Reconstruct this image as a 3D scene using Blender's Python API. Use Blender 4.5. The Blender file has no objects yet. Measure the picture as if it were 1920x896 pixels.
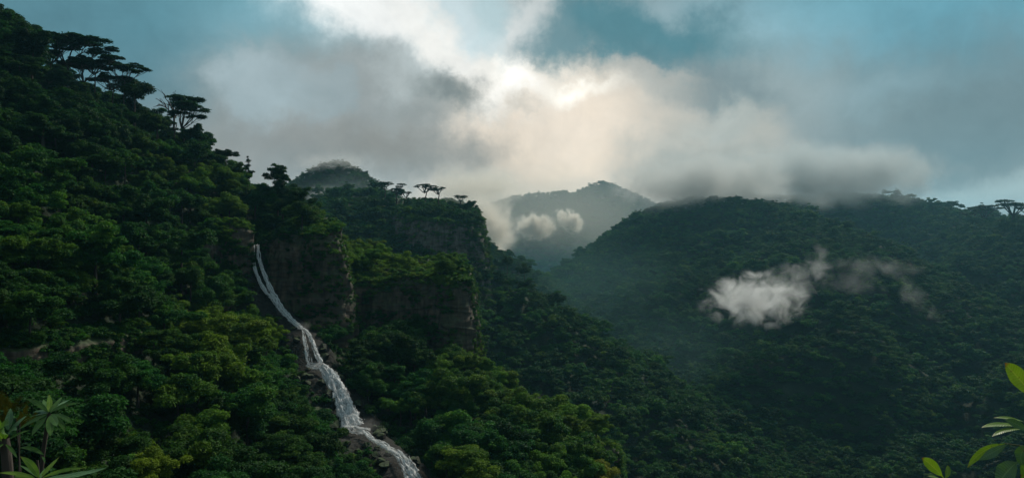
import bpy, math, random
import numpy as np
from mathutils import Vector, Matrix
from mathutils.bvhtree import BVHTree

R = math.radians
rng = np.random.default_rng(7)
random.seed(7)
scene = bpy.context.scene
COL = scene.collection
F = 1371.0                      # focal length in photo pixels (1920 wide)


def W(px, py, d):               # a point at depth d metres seen along a bearing
    return np.array([(px - 960) / F * d, d, (448 - py) / F * d])


# ------------------------------------------------------------------ helpers
def link(o, parent=None):
    COL.objects.link(o)
    if parent is not None:
        o.parent = parent
    return o


def tag(o, label=None, cat=None, group=None, kind=None):
    if label: o['label'] = label
    if cat: o['category'] = cat
    if group: o['group'] = group
    if kind: o['kind'] = kind
    return o


def empty(name, loc, rz=0.0):
    o = bpy.data.objects.new(name, None)
    o.empty_display_size = 0.3
    COL.objects.link(o)
    o.location = loc
    o.rotation_euler = (0, 0, rz)
    return o


def mesh_np(name, v, faces, smooth=False, attrs=None):
    """v: (n,3); faces: (m,k) int array or a list of such arrays"""
    me = bpy.data.meshes.new(name)
    v = np.asarray(v, np.float32)
    fl = faces if isinstance(faces, list) else [faces]
    fl = [np.asarray(f, np.int32) for f in fl if len(f)]
    nl = sum(f.size for f in fl)
    nf = sum(len(f) for f in fl)
    me.vertices.add(len(v))
    me.vertices.foreach_set('co', v.ravel())
    me.loops.add(nl)
    me.polygons.add(nf)
    me.loops.foreach_set('vertex_index', np.concatenate([f.ravel() for f in fl]))
    tot = np.concatenate([np.full(len(f), f.shape[1], np.int32) for f in fl])
    st = np.concatenate([[0], np.cumsum(tot)[:-1]]).astype(np.int32)
    me.polygons.foreach_set('loop_start', st)
    me.polygons.foreach_set('loop_total', tot)
    me.update(calc_edges=True)
    me.validate()
    if smooth:
        me.polygons.foreach_set('use_smooth', np.ones(len(me.polygons), bool))
    for k, a in (attrs or {}).items():
        at = me.attributes.new(k, 'FLOAT', 'POINT')
        at.data.foreach_set('value', np.asarray(a, np.float32))
    return me


def grid_faces(nr, nc):
    i = np.arange(nr * nc).reshape(nr, nc)
    return np.stack([i[:-1, :-1].ravel(), i[:-1, 1:].ravel(), i[1:, 1:].ravel(), i[1:, :-1].ravel()], 1)


# --- vectorised gradient noise
_perm = np.random.default_rng(3).permutation(256)
_perm = np.concatenate([_perm, _perm, _perm])
_grad = np.random.default_rng(4).normal(size=(256, 3))
_grad /= np.linalg.norm(_grad, axis=1)[:, None]


def pnoise(p):
    p = np.asarray(p, float)
    i = np.floor(p).astype(int)
    f = p - i
    u = f * f * f * (f * (f * 6 - 15) + 10)
    i &= 255
    out = 0
    for dx in (0, 1):
        wx = u[:, 0] if dx else 1 - u[:, 0]
        for dy in (0, 1):
            wy = u[:, 1] if dy else 1 - u[:, 1]
            for dz in (0, 1):
                wz = u[:, 2] if dz else 1 - u[:, 2]
                h = _perm[_perm[_perm[(i[:, 0] + dx) & 255] + ((i[:, 1] + dy) & 255)] + ((i[:, 2] + dz) & 255)]
                g = _grad[h]
                out = out + wx * wy * wz * ((f - np.array([dx, dy, dz])) * g).sum(1)
    return out * 1.6


def fbm(p, octs=4, gain=0.5):
    a, s, o = 1.0, 0.0, 0
    for k in range(octs):
        o = o + a * pnoise(np.asarray(p) * 2 ** k + 17.3 * k)
        s += a
        a *= gain
    return o / s


def sstep(a, b, x):
    t = np.clip((x - a) / (b - a), 0, 1)
    return t * t * (3 - 2 * t)


# ------------------------------------------------------------------ node helpers
def new_mat(name):
    m = bpy.data.materials.new(name)
    m.use_nodes = True
    m.node_tree.nodes.clear()
    return m, m.node_tree


def N(nt, typ, **kw):
    n = nt.nodes.new(typ)
    for k, v in kw.items():
        if k.startswith('i_'):
            key = k[2:]
            key = int(key) if key.isdigit() else key.replace('_', ' ')
            n.inputs[key].default_value = v
        else:
            setattr(n, k, v)
    return n


def L(nt, a, b):
    nt.links.new(a, b)


def lin(c):
    return tuple((x / 255 / 12.92) if x / 255 <= 0.04045 else ((x / 255 + 0.055) / 1.055) ** 2.4 for x in c)


def ramp(nt, stops):
    n = nt.nodes.new('ShaderNodeValToRGB')
    e = n.color_ramp.elements
    while len(e) < len(stops):
        e.new(0.5)
    for k, (p, c) in enumerate(stops):
        e[k].position = p
        e[k].color = (*c, 1) if len(c) == 3 else c
    return n


def mixc(nt, fac, a, b, blend='MIX'):
    n = nt.nodes.new('ShaderNodeMix')
    n.data_type = 'RGBA'
    n.blend_type = blend
    for s, val in ((0, fac), (6, a), (7, b)):
        if hasattr(val, 'is_output'):
            L(nt, val, n.inputs[s])
        elif s == 0:
            n.inputs[0].default_value = val
        else:
            n.inputs[s].default_value = (*val, 1)
    return n.outputs[2]


def math_n(nt, op, a, b=None, c=None, clamp=False):
    n = nt.nodes.new('ShaderNodeMath')
    n.operation = op
    n.use_clamp = clamp
    for k, val in enumerate((a, b, c)):
        if val is None: continue
        if hasattr(val, 'is_output'): L(nt, val, n.inputs[k])
        else: n.inputs[k].default_value = val
    return n.outputs[0]


# ------------------------------------------------------------------ camera
cd = bpy.data.cameras.new('camera')
cam = link(bpy.data.objects.new('camera', cd))
cam.location = (0, 0, 0)
cam.rotation_euler = (R(90), 0, 0)
cd.sensor_width = 36
cd.lens = 36 * F / 1920
cd.clip_start = 0.1
cd.clip_end = 12000
scene.camera = cam

# ------------------------------------------------------------------ sun + sky
SUN_AZ, SUN_EL = 32.0, 46.0      # degrees to the right of +Y, above the horizon
sd = bpy.data.lights.new('sun', 'SUN')
sd.energy = 3.0
sd.angle = R(10)
sd.color = (1.0, 0.93, 0.80)
sun = link(bpy.data.objects.new('sun', sd))
sdir = Vector((math.sin(R(SUN_AZ)) * math.cos(R(SUN_EL)), math.cos(R(SUN_AZ)) * math.cos(R(SUN_EL)), math.sin(R(SUN_EL))))
sun.rotation_euler = sdir.to_track_quat('Z', 'Y').to_euler()
sun.location = sdir * 500


def azel(px, py):
    u, v = (px - 960) / F, (448 - py) / F
    az = math.atan(u)
    return math.degrees(az), math.degrees(math.atan(v * math.cos(az)))


def build_sky():
    w = bpy.data.worlds.new('World')
    scene.world = w
    w.use_nodes = True
    nt = w.node_tree
    nt.nodes.clear()
    out = N(nt, 'ShaderNodeOutputWorld')
    bg = N(nt, 'ShaderNodeBackground')
    bg.inputs['Strength'].default_value = 0.1
    L(nt, bg.outputs[0], out.inputs['Surface'])
    sky = N(nt, 'ShaderNodeTexSky', sky_type='NISHITA', sun_disc=False, sun_elevation=R(SUN_EL), sun_rotation=R(SUN_AZ))
    sky.dust_density = 2.0
    tc = N(nt, 'ShaderNodeTexCoord')
    dirv = tc.outputs['Generated']
    sx = N(nt, 'ShaderNodeSeparateXYZ')
    L(nt, dirv, sx.inputs[0])
    az = math_n(nt, 'MULTIPLY', math_n(nt, 'ARCTAN2', sx.outputs[0], sx.outputs[1]), 57.29578)
    el = math_n(nt, 'MULTIPLY', math_n(nt, 'ARCSINE', sx.outputs[2]), 57.29578)
    comb = N(nt, 'ShaderNodeCombineXYZ')
    L(nt, az, comb.inputs[0]); L(nt, el, comb.inputs[1])
    # billowing of the cloud edges: two scales of warp in degrees of sky
    def warp(src, scale, amt, detail, seed):
        no = N(nt, 'ShaderNodeTexNoise', noise_dimensions='3D')
        no.inputs['Scale'].default_value = scale
        no.inputs['Detail'].default_value = detail
        no.inputs['Roughness'].default_value = 0.63
        mp = N(nt, 'ShaderNodeMapping')
        mp.inputs['Location'].default_value = (seed, seed * 1.7, seed * 0.3)
        L(nt, dirv, mp.inputs[0]); L(nt, mp.outputs[0], no.inputs['Vector'])
        sub = N(nt, 'ShaderNodeVectorMath', operation='SUBTRACT'); sub.inputs[1].default_value = (0.5, 0.5, 0.5)
        L(nt, no.outputs['Color'], sub.inputs[0])
        ma = N(nt, 'ShaderNodeVectorMath', operation='MULTIPLY_ADD'); ma.inputs[1].default_value = amt
        L(nt, sub.outputs[0], ma.inputs[0]); L(nt, src, ma.inputs[2])
        return ma.outputs[0], no.outputs['Fac']
    soft, _ = warp(comb.outputs[0], 2.6, (12, 7, 0), 3, 3.1)
    puffy, nfac = warp(comb.outputs[0], 7.0, (11, 9, 0), 9, 8.4)
    # clear-sky base, tinted towards the photo's teal
    tint = N(nt, 'ShaderNodeMix', data_type='RGBA', blend_type='MULTIPLY')
    tint.inputs[0].default_value = 1.0
    L(nt, sky.outputs[0], tint.inputs[6]); tint.inputs[7].default_value = (0.62, 0.92, 0.85, 1)
    col = tint.outputs[2]
    K = 10.0                                     # colours below are divided by the background strength of 0.1
    # overall thin overcast
    def layer(px, py, rx, ry, rot, c, op, a=0.0, b=1.0, kind='soft', gain=1.0):
        nonlocal col
        a0, e0 = azel(px, py)
        k = math.degrees(1 / F)
        mp = N(nt, 'ShaderNodeMapping', vector_type='TEXTURE')
        mp.inputs['Location'].default_value = (a0, e0, 0)
        mp.inputs['Rotation'].default_value = (0, 0, R(-rot))
        mp.inputs['Scale'].default_value = (rx * k, ry * k, 1)
        L(nt, soft if kind == 'soft' else puffy, mp.inputs[0])
        ln = N(nt, 'ShaderNodeVectorMath', operation='LENGTH')
        L(nt, mp.outputs[0], ln.inputs[0])
        mr = N(nt, 'ShaderNodeMapRange', interpolation_type='SMOOTHSTEP')
        mr.inputs[1].default_value = a; mr.inputs[2].default_value = b
        mr.inputs[3].default_value = op; mr.inputs[4].default_value = 0.0
        L(nt, ln.outputs['Value'], mr.inputs[0])
        cc = tuple(x * K * gain for x in lin(c))
        col = mixc(nt, mr.outputs[0], col, cc)
    for a in SKY_LAYERS:
        layer(*a[0], **a[1])
    fine = N(nt, 'ShaderNodeTexNoise', i_Scale=15.0, i_Detail=8.0, i_Roughness=0.62); fine.inputs['Distortion'].default_value = 0.8
    L(nt, dirv, fine.inputs['Vector'])
    # fine mottling of the cloud cover
    mot = N(nt, 'ShaderNodeMapRange')
    mot.inputs[1].default_value = 0.34; mot.inputs[2].default_value = 0.66
    mot.inputs[3].default_value = 0.86; mot.inputs[4].default_value = 1.14
    L(nt, math_n(nt, 'ADD', math_n(nt, 'MULTIPLY', nfac, 0.6), math_n(nt, 'MULTIPLY', fine.outputs['Fac'], 0.4)), mot.inputs[0])
    mm = N(nt, 'ShaderNodeVectorMath', operation='SCALE')
    L(nt, col, mm.inputs[0]); L(nt, mot.outputs[0], mm.inputs['Scale'])
    L(nt, mm.outputs[0], bg.inputs['Color'])
    w.cycles.sampling_method = 'MANUAL'
    w.cycles.sample_map_resolution = 1024


def S(px, py, rx, ry, rot, c, op, **k):
    return ((px, py, rx, ry, rot, c, op), k)


SKY_LAYERS = [
    # overall overcast, darker overhead and behind; then the thin blue-green corners
    S(960, 200, 9000, 9000, 0, (118, 136, 143), 0.9, a=0.8, b=1.2),
    S(960, 300, 3000, 1500, 0, (118, 140, 148), 0.8, a=0.3, b=1.0),
    S(960, 540, 3400, 480, 0, (160, 162, 158), 0.85, a=0.2, b=1.0),
    S(400, 10, 760, 200, 0, (96, 150, 165), 0.88, a=0.2, b=1.1),
    S(520, 50, 190, 120, 0, (116, 172, 188), 0.6, a=0.0, b=1.0),
    S(1750, 30, 800, 230, 0, (100, 156, 174), 0.92, a=0.25, b=1.1),
    S(1480, 20, 260, 90, 0, (124, 178, 194), 0.5, a=0.0, b=1.0),
    S(100, 130, 420, 220, 0, (84, 128, 142), 0.75, a=0.2, b=1.1),
    S(420, 340, 460, 160, 0, (152, 150, 145), 0.85, a=0.1, b=1.1),
    # broad grey bank to the right
    S(1640, 250, 700, 165, -4, (112, 131, 137), 0.97, a=0.3, b=1.1, kind='puffy'),
    S(1430, 150, 330, 120, 10, (116, 140, 147), 0.75, a=0.1, b=1.1, kind='puffy'),
    S(1680, 160, 200, 50, -6, (128, 158, 168), 0.5, a=0.0, b=1.0, kind='puffy'),
    S(1840, 385, 300, 45, 0, (176, 194, 194), 0.75, a=0.1, b=1.1, kind='puffy'),
    S(1620, 300, 120, 32, 0, (172, 186, 186), 0.75, a=0.1, b=1.0, kind='puffy'),
    S(1480, 335, 300, 55, 0, (156, 168, 168), 0.8, a=0.1, b=1.1, kind='puffy'),
    # glow round the hidden sun
    S(1000, 260, 700, 390, 0, (208, 204, 196), 0.8, a=0.0, b=1.1),
    S(1010, 295, 400, 260, 0, (248, 229, 206), 0.97, a=0.2, b=1.1),
    S(790, 50, 340, 150, 22, (212, 228, 232), 0.95, a=0.2, b=1.05, kind='puffy'),
    S(690, 20, 150, 95, 25, (250, 252, 250), 1.0, a=0.3, b=1.0, kind='puffy'),
    S(850, 125, 230, 60, 32, (250, 248, 242), 0.95, a=0.2, b=1.0, kind='puffy'),
    S(985, 70, 70, 90, 0, (250, 248, 244), 0.9, a=0.2, b=1.0, kind='puffy'),
    S(905, 30, 60, 70, 0, (180, 208, 214), 0.6, a=0.1, b=1.0, kind='puffy'),
    # big cumulus left of centre
    S(650, 225, 330, 150, 14, (158, 164, 164), 0.92, a=0.45, b=1.02, kind='puffy'),
    S(485, 165, 115, 88, 8, (166, 184, 190), 0.8, a=0.45, b=1.0, kind='puffy'),
    S(590, 170, 50, 55, 8, (158, 172, 176), 0.8, a=0.5, b=1.0, kind='puffy'),
    S(520, 260, 170, 70, 8, (146, 148, 146), 0.75, a=0.1, b=1.0, kind='puffy'),
    S(740, 270, 270, 75, 6, (138, 133, 126), 0.8, a=0.05, b=1.05, kind='puffy'),
    S(735, 140, 130, 70, 15, (178, 186, 186), 0.75, a=0.2, b=1.0, kind='puffy'),
    S(838, 172, 100, 46, 10, (120, 127, 126), 0.9, a=0.15, b=1.0, kind='puffy'),
    S(760, 205, 110, 40, 10, (146, 150, 148), 0.6, a=0.1, b=1.0, kind='puffy'),
    # dark teal cloud above the sun
    S(1190, 72, 300, 78, 5, (78, 126, 138), 0.95, a=0.3, b=1.0, kind='puffy'),
    S(1040, 105, 130, 46, 0, (104, 138, 147), 0.85, a=0.2, b=1.0, kind='puffy'),
    S(1330, 155, 190, 70, 15, (118, 135, 140), 0.8, a=0.1, b=1.05, kind='puffy'),
    S(1190, 135, 150, 26, 10, (196, 190, 180), 0.55, a=0.1, b=1.0, kind='puffy'),
    # bright holes
    S(1000, 165, 170, 62, 4, (255, 246, 232), 0.8, a=0.1, b=1.1, kind='puffy'),
    S(955, 155, 60, 42, 0, (255, 252, 246), 1.0, a=0.0, b=1.2, gain=1.2, kind='puffy'),
    S(1080, 178, 90, 26, 0, (255, 251, 240), 1.0, a=0.0, b=1.25, gain=1.2, kind='puffy'),
    S(1060, 240, 230, 70, 0, (247, 231, 212), 0.85, a=0.1, b=1.1, kind='puffy'),
    S(960, 205, 40, 22, 0, (200, 190, 175), 0.5, a=0.1, b=1.0, kind='puffy'),
    # cream edged bank over the right mountain
    S(1320, 280, 190, 115, 0, (192, 189, 179), 0.92, a=0.45, b=1.0, kind='puffy'),
    S(1330, 215, 90, 60, -20, (188, 192, 186), 0.7, a=0.2, b=1.0, kind='puffy'),
    S(1350, 315, 190, 60, 0, (158, 161, 155), 0.85, a=0.15, b=1.0, kind='puffy'),
    S(1120, 345, 120, 25, 0, (232, 218, 200), 0.7, a=0.1, b=1.0, kind='puffy'),
]
build_sky()

# ------------------------------------------------------------------ terrain
CTRL = []
for px, py, d, off in [
    # left hillside (canopy bearings; ground lies a crown below)
    (0, 896, 62, 5), (0, 650, 85, 5), (0, 450, 105, 5), (0, 250, 130, 5), (0, 40, 165, 5), (-300, 300, 110, 5), (-300, 0, 150, 4), (-300, 700, 72, 5),
    (200, 896, 68, 5), (200, 700, 92, 5), (200, 500, 118, 5), (200, 300, 150, 5), (100, 120, 172, 5), (250, 200, 187, 6),
    (400, 310, 198, 5), (480, 360, 200, 5), (400, 400, 178, 3), (400, 510, 160, 4), (400, 650, 125, 5), (400, 800, 100, 5),
    (400, 896, 85, 5), (520, 655, 147, 4), (555, 735, 134, 4), (600, 815, 118, 4), (650, 896, 104, 5), (300, 600, 125, 4), (470, 520, 165, 3),
    # slope right of the falls, under the cliffs
    (660, 665, 160, 2), (700, 645, 170, 3), (760, 625, 176, 3), (850, 660, 176, 3), (700, 770, 142, 3), (800, 770, 144, 5), (900, 710, 165, 5),
    (1000, 755, 155, 5), (1080, 790, 150, 5), (1150, 815, 148, 5), (820, 896, 116, 4), (950, 896, 112, 5), (1080, 896, 126, 5), (1145, 885, 140, 5),
]:
    p = W(px, py, d)
    CTRL.append((p[0], p[1], p[2] - off))
CTRL += [(30, 150, -80), (27, 185, -80), (5, 205, -70), (42, 120, -92), (60, 160, -104), (62, 60, -76), (0, 240, -74), (-60, 262, -30), (-40, 235, -30),
         (-120, 262, 12), (-100, 230, 18), (-150, 220, 36), (-165, 160, 62), (-150, 100, 40), (-125, 60, 8), (-80, 30, -20), (-40, 20, -22), (0, 20, -26), (0, 45, -42),
         (30, 40, -55), (-22, 45, -29), (-34, 35, -24), (0, 80, -47), (30, 80, -64), (150, 100, -118), (150, 200, -122), (250, 150, -122),
         (100, 250, -124), (0, 300, -112), (-100, 320, -70), (80, 0, -60), (-80, 0, -20), (0, -40, -10), (-200, 0, 0), (-200, 300, 0), (250, 0, -110),
         (-12, 215, -40), (-60, 215, -5)]
CTRL = np.array(CTRL)


def _ker(a, b):
    return np.sqrt(((a[:, None, :] - b[None, :, :]) ** 2).sum(2) + 49.0)


_n = len(CTRL)
_A = np.zeros((_n + 3, _n + 3))
_A[:_n, :_n] = _ker(CTRL[:, :2], CTRL[:, :2])
_P = np.column_stack([np.ones(_n), CTRL[:, :2]])
_A[:_n, _n:] = _P
_A[_n:, :_n] = _P.T
_c = np.linalg.solve(_A, np.concatenate([CTRL[:, 2], np.zeros(3)]))


def near_h(xy):
    out = np.empty(len(xy))
    for s in range(0, len(xy), 40000):
        q = xy[s:s + 40000]
        out[s:s + 40000] = _ker(q, CTRL[:, :2]) @ _c[:_n] + _c[_n] + q @ _c[_n + 1:]
    far = np.maximum(0, xy[:, 1] - 290) * 1.0 + np.maximum(0, xy[:, 0] - 120) * 0.6 + np.maximum(0, -xy[:, 0] - 230) * 0.5
    return out - far


def seg_d(xy, a, b):
    ab = b - a
    t = np.clip(((xy - a) @ ab) / (ab @ ab), 0, 1)
    return np.linalg.norm(xy - (a + t[:, None] * ab), axis=1), t


def spine(xy, pts, slope, rnd):
    best = np.full(len(xy), -1e9)
    sl = np.broadcast_to(np.asarray(slope, float), (len(pts),))
    for k in range(len(pts) - 1):
        a, b = pts[k], pts[k + 1]
        d, t = seg_d(xy, a[:2], b[:2])
        z = a[2] + t * (b[2] - a[2]) - (sl[k] + t * (sl[k + 1] - sl[k])) * (np.sqrt(d * d + rnd * rnd) - rnd)
        best = np.maximum(best, z)
    return best


def poly_sdf(xy, poly):
    d = np.full(len(xy), 1e9)
    inside = np.zeros(len(xy), bool)
    for k in range(len(poly)):
        a, b = poly[k], poly[(k + 1) % len(poly)]
        d = np.minimum(d, seg_d(xy, a, b)[0])
        c = ((a[1] > xy[:, 1]) != (b[1] > xy[:, 1]))
        with np.errstate(divide='ignore', invalid='ignore'):
            xi = (b[0] - a[0]) * (xy[:, 1] - a[1]) / (b[1] - a[1]) + a[0]
        inside ^= c & (xy[:, 0] < xi)
    return np.where(inside, -d, d)


def PL(*pts):
    return np.array([((px - 960) / F * d, d) for px, d in pts])


def WL(*pts):
    return np.array([W(*p) for p in pts])


# cliff-edged blocks: (plan polygon, plane through three top points)
MESA_A = PL((484, 177), (522, 174), (562, 170), (602, 167), (622, 168), (624, 184), (600, 215), (470, 215))
MESA_B = PL((622, 186), (680, 184), (740, 183), (800, 181), (834, 178), (866, 177), (872, 184), (868, 207), (640, 216))
MESA_C = PL((752, 358), (790, 345), (840, 341), (896, 344), (897, 366), (890, 400), (870, 440), (750, 440))


def plane(p, q, r):
    A = np.array([[*p[:2], 1], [*q[:2], 1], [*r[:2], 1]])
    return np.linalg.solve(A, np.array([p[2], q[2], r[2]]))


TOP_A = plane(W(500, 442, 178), W(615, 440, 170), W(540, 405, 205))
TOP_B = plane(W(640, 530, 184), W(860, 532, 179), W(780, 498, 205))
TOP_C = plane(W(700, 408, 352), W(890, 420, 344), W(800, 388, 400))
MESAS = [(MESA_A, TOP_A, 14.0), (MESA_B, TOP_B, 14.0), (MESA_C, TOP_C, 12.0)]

OC, OD, OF = 6, 6, 6
SP_C = WL((896, 500, 352), (950, 546, 350), (1000, 588, 346), (1080, 644, 341), (1150, 694, 335), (1230, 764, 327), (1300, 832, 320), (1430, 942, 310), (1560, 1010, 300))
SP_CL = WL((800, 392, 400), (745, 374, 408), (700, 372, 430), (640, 368, 520))
SP_D = WL((634, 311, 550), (624, 313, 550))
SP_D2 = WL((720, 368, 548), (540, 372, 556))
SP_E = WL((700, 420, 2000), (850, 400, 1900), (930, 386, 1850), (970, 372, 1800), (1030, 366, 1800), (1090, 364, 1790), (1128, 345, 1780), (1150, 353, 1780), (1180, 376, 1780), (1230, 408, 1780), (1320, 430, 1800), (1600, 430, 1900))
SP_E2 = WL((1128, 350, 1780), (1060, 430, 1560), (1000, 560, 1380))
SP_F1 = WL((940, 650, 830), (1010, 566, 800), (1060, 512, 780), (1110, 462, 750), (1160, 428, 720), (1210, 400, 700), (1300, 380, 660), (1400, 382, 620), (1480, 410, 580), (1600, 480, 520), (1750, 580, 470), (1920, 690, 420), (2150, 800, 380))
SP_F2 = WL((1250, 384, 980), (1400, 374, 930), (1560, 371, 890), (1690, 375, 850), (1740, 392, 800), (1790, 424, 740), (1850, 428, 660), (1920, 424, 600), (2100, 396, 540), (2400, 350, 500))


def top_noise(xy):
    q = np.column_stack([xy, 0 * xy[:, 0]])
    return fbm(q / 11 + 2.2, 3) * 3.4


def height(xy):
    xy = np.asarray(xy, float)
    x, y = xy[:, 0], xy[:, 1]
    r = np.hypot(x, y)
    p3 = np.column_stack([x, y, 0 * x])
    n1 = fbm(p3 / 55 + 5.1, 4)
    rid = 1 - np.abs(fbm(p3 / 120 + 9.7, 3)) * 2.2
    near = near_h(xy) + fbm(p3 / 14, 3) * 1.2
    cs = spine(xy, SP_C, 0.62, 6) + n1 * 5 + (rid - .5) * 5 * sstep(0, 40, spine(xy, SP_C, -1, 1) * 0 + np.minimum.reduce([seg_d(xy, SP_C[k][:2], SP_C[k + 1][:2])[0] for k in range(len(SP_C) - 1)]))
    cl = spine(xy, SP_CL, (1.5, .52, .45, .5), 12) + n1 * 5 - 1.3 * np.maximum(0, x + 42)
    d = np.maximum(spine(xy, SP_D, 0.92, 15), spine(xy, SP_D2, 0.6, 8)) + n1 * 3
    e = np.maximum(spine(xy, SP_E, 0.62, 14), spine(xy, SP_E2, 0.55, 40)) + fbm(p3 / 130 + 2, 5) * 22 * sstep(10, 120, np.minimum.reduce([seg_d(xy, SP_E[k][:2], SP_E[k + 1][:2])[0] for k in range(len(SP_E) - 1)]) + 8)
    d1 = np.minimum.reduce([seg_d(xy, SP_F1[k][:2], SP_F1[k + 1][:2])[0] for k in range(len(SP_F1) - 1)])
    d2 = np.minimum.reduce([seg_d(xy, SP_F2[k][:2], SP_F2[k + 1][:2])[0] for k in range(len(SP_F2) - 1)])
    f1 = spine(xy, SP_F1, (1.25, 1.2, 1.15, 1.05, .95, .72, .52) + (.44,) * 6, 10) + (n1 * 10 + (rid - .5) * 33) * sstep(0, 90, d1 + 6) * (.2 + .8 * sstep(60, 210, x)) - 9 * sstep(150, 40, x)
    f2 = spine(xy, SP_F2, (1.1, .8, .55) + (.46,) * 7, 10) + (n1 * 11 + (rid - .5) * 36) * sstep(0, 110, d2 + 6)
    h = np.maximum.reduce([near, cs, cl, d, e, f1, f2, -128 + n1 * 6 - 0.02 * np.maximum(0, y - 900)])
    for poly, pl, k in MESAS:
        s = poly_sdf(xy, poly)
        top = xy @ pl[:2] + pl[2] + top_noise(xy)
        # the block only has its cliffs on the outside; inside it lifts the ground
        m = top - k * np.maximum(0, s)
        h = np.where(s < 6, np.maximum(h, m), h)
    # bed of the falls
    for path in (FALL_PATH,):
        dmin = np.full(len(xy), 1e9); zb = np.zeros(len(xy)); wb = np.zeros(len(xy))
        for k in range(len(path) - 1):
            a, b = path[k], path[k + 1]
            dd, t = seg_d(xy, a[:2], b[:2])
            z = a[2] + t * (b[2] - a[2])
            m = dd < dmin
            dmin = np.where(m, dd, dmin); zb = np.where(m, z, zb); wb = np.where(m, a[3] + t * (b[3] - a[3]), wb)
        bed = zb - 0.9
        f = sstep(wb + 0.5, wb + 4.5, dmin)
        h = bed + (h - bed) * f
    # the ledge the camera stands on
    led = -1.72 - 1.25 * np.maximum(0, r - 4.4) + fbm(p3 / 1.7, 3) * 0.06
    led = np.where(y < 0, -1.72 - 0.35 * np.maximum(0, r - 4.4), led)
    h = np.where(r < 60, np.maximum(h, led), h)
    return h


FALL_PX = [(476, 455, 176, 1.0), (478, 463, 173, 1.0), (483, 500, 170.5, 1.3), (499, 540, 167.5, 1.9), (520, 573, 164.5, 2.0), (548, 603, 159.5, 1.8), (566, 616, 157, 2.3),
           (586, 640, 153.5, 2.4), (594, 684, 150.5, 2.8), (622, 702, 146.5, 2.3), (640, 735, 143, 3.0), (655, 775, 139.5, 3.4), (668, 803, 136, 3.6),
           (700, 818, 131, 2.2), (730, 842, 126, 2.1), (752, 856, 123, 2.2), (765, 880, 120, 2.4), (778, 915, 117, 2.6), (800, 960, 110, 2.6)]
FALL_PATH = np.array([[*W(a, b, c), w] for a, b, c, w in FALL_PX])

# polar tessellation about the view point, fine to the front
azs = np.concatenate([np.linspace(-180, -76, 30)[:-1], np.linspace(-76, -46, 60)[:-1], np.linspace(-46, 46, 420)[:-1], np.linspace(46, 76, 60)[:-1], np.linspace(76, 180, 30)])
rs = np.concatenate([[0.0], np.geomspace(0.6, 100, 200)[:-1], np.linspace(100, 232, 190)[:-1], np.geomspace(232, 3400, 240)])
AZ, RS = np.meshgrid(np.radians(azs), rs)
gxy = np.column_stack([(np.sin(AZ) * RS).ravel(), (np.cos(AZ) * RS).ravel()])
gz = height(gxy)
terr_v = np.column_stack([gxy, gz])
terr_f = grid_faces(len(rs), len(azs))
_fd = np.full(len(gxy), 99.0)
_m = (np.abs(gxy[:, 0] + 35) < 60) & (np.abs(gxy[:, 1] - 140) < 60)
_fd[_m] = np.minimum.reduce([seg_d(gxy[_m], FALL_PATH[k][:2], FALL_PATH[k + 1][:2])[0] for k in range(len(FALL_PATH) - 1)])
gz += np.where(_fd < 9, (fbm(np.column_stack([gxy / 1.6, gz / 1.2]), 3) * 1.1 - .1) * sstep(9, 5, _fd) * sstep(1.5, 3.2, _fd), 0)
terr_v = np.column_stack([gxy, gz])
terr_me = mesh_np('hillside_terrain', terr_v, terr_f, smooth=True, attrs={'bank': sstep(6.5, 3.5, _fd + fbm(np.column_stack([gxy / 3, gz]), 3) * 3)})
BVH = None


def mat_ground():
    m, nt = new_mat('forest_floor')
    out = N(nt, 'ShaderNodeOutputMaterial'); b = N(nt, 'ShaderNodeBsdfPrincipled', i_Roughness=0.95)
    L(nt, b.outputs[0], out.inputs[0])
    g = N(nt, 'ShaderNodeNewGeometry')
    n1 = N(nt, 'ShaderNodeTexNoise', i_Scale=0.25, i_Detail=8.0)
    L(nt, g.outputs['Position'], n1.inputs['Vector'])
    r1 = ramp(nt, [(0.3, (0.006, 0.013, 0.005)), (0.5, (0.011, 0.026, 0.007)), (0.7, (0.020, 0.030, 0.010))])
    L(nt, n1.outputs['Fac'], r1.inputs[0])
    # bare rock and earth where it is steep
    sx = N(nt, 'ShaderNodeSeparateXYZ'); L(nt, g.outputs['Normal'], sx.inputs[0])
    mr = N(nt, 'ShaderNodeMapRange'); mr.inputs[1].default_value = 0.42; mr.inputs[2].default_value = 0.25
    L(nt, sx.outputs[2], mr.inputs[0])
    n2 = N(nt, 'ShaderNodeTexNoise', i_Scale=1.2, i_Detail=8.0); L(nt, g.outputs['Position'], n2.inputs['Vector'])
    r2 = ramp(nt, [(0.3, (0.012, 0.012, 0.008)), (0.7, (0.045, 0.036, 0.024))]); L(nt, n2.outputs['Fac'], r2.inputs[0])
    c = mixc(nt, mr.outputs[0], r1.outputs[0], r2.outputs[0])
    bk = N(nt, 'ShaderNodeAttribute', attribute_name='bank')
    r3 = ramp(nt, [(0.3, (0.006, 0.006, 0.005)), (0.55, (0.014, 0.013, 0.010)), (0.75, (0.030, 0.025, 0.019))]); L(nt, n2.outputs['Fac'], r3.inputs[0])
    c = mixc(nt, bk.outputs['Fac'], c, r3.outputs[0])
    L(nt, c, b.inputs['Base Color'])
    bp = N(nt, 'ShaderNodeBump', i_Strength=0.8, i_Distance=0.6)
    L(nt, n2.outputs['Fac'], bp.inputs['Height']); L(nt, bp.outputs[0], b.inputs['Normal'])
    return m


terr_me.materials.append(mat_ground())
terrain = link(bpy.data.objects.new('terrain', terr_me))
tag(terrain, 'steep forested mountain terrain with deep valley and ridges', kind='structure')

BVH = BVHTree.FromPolygons([tuple(v) for v in terr_v.tolist()], [tuple(f) for f in terr_f.tolist()])


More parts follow.
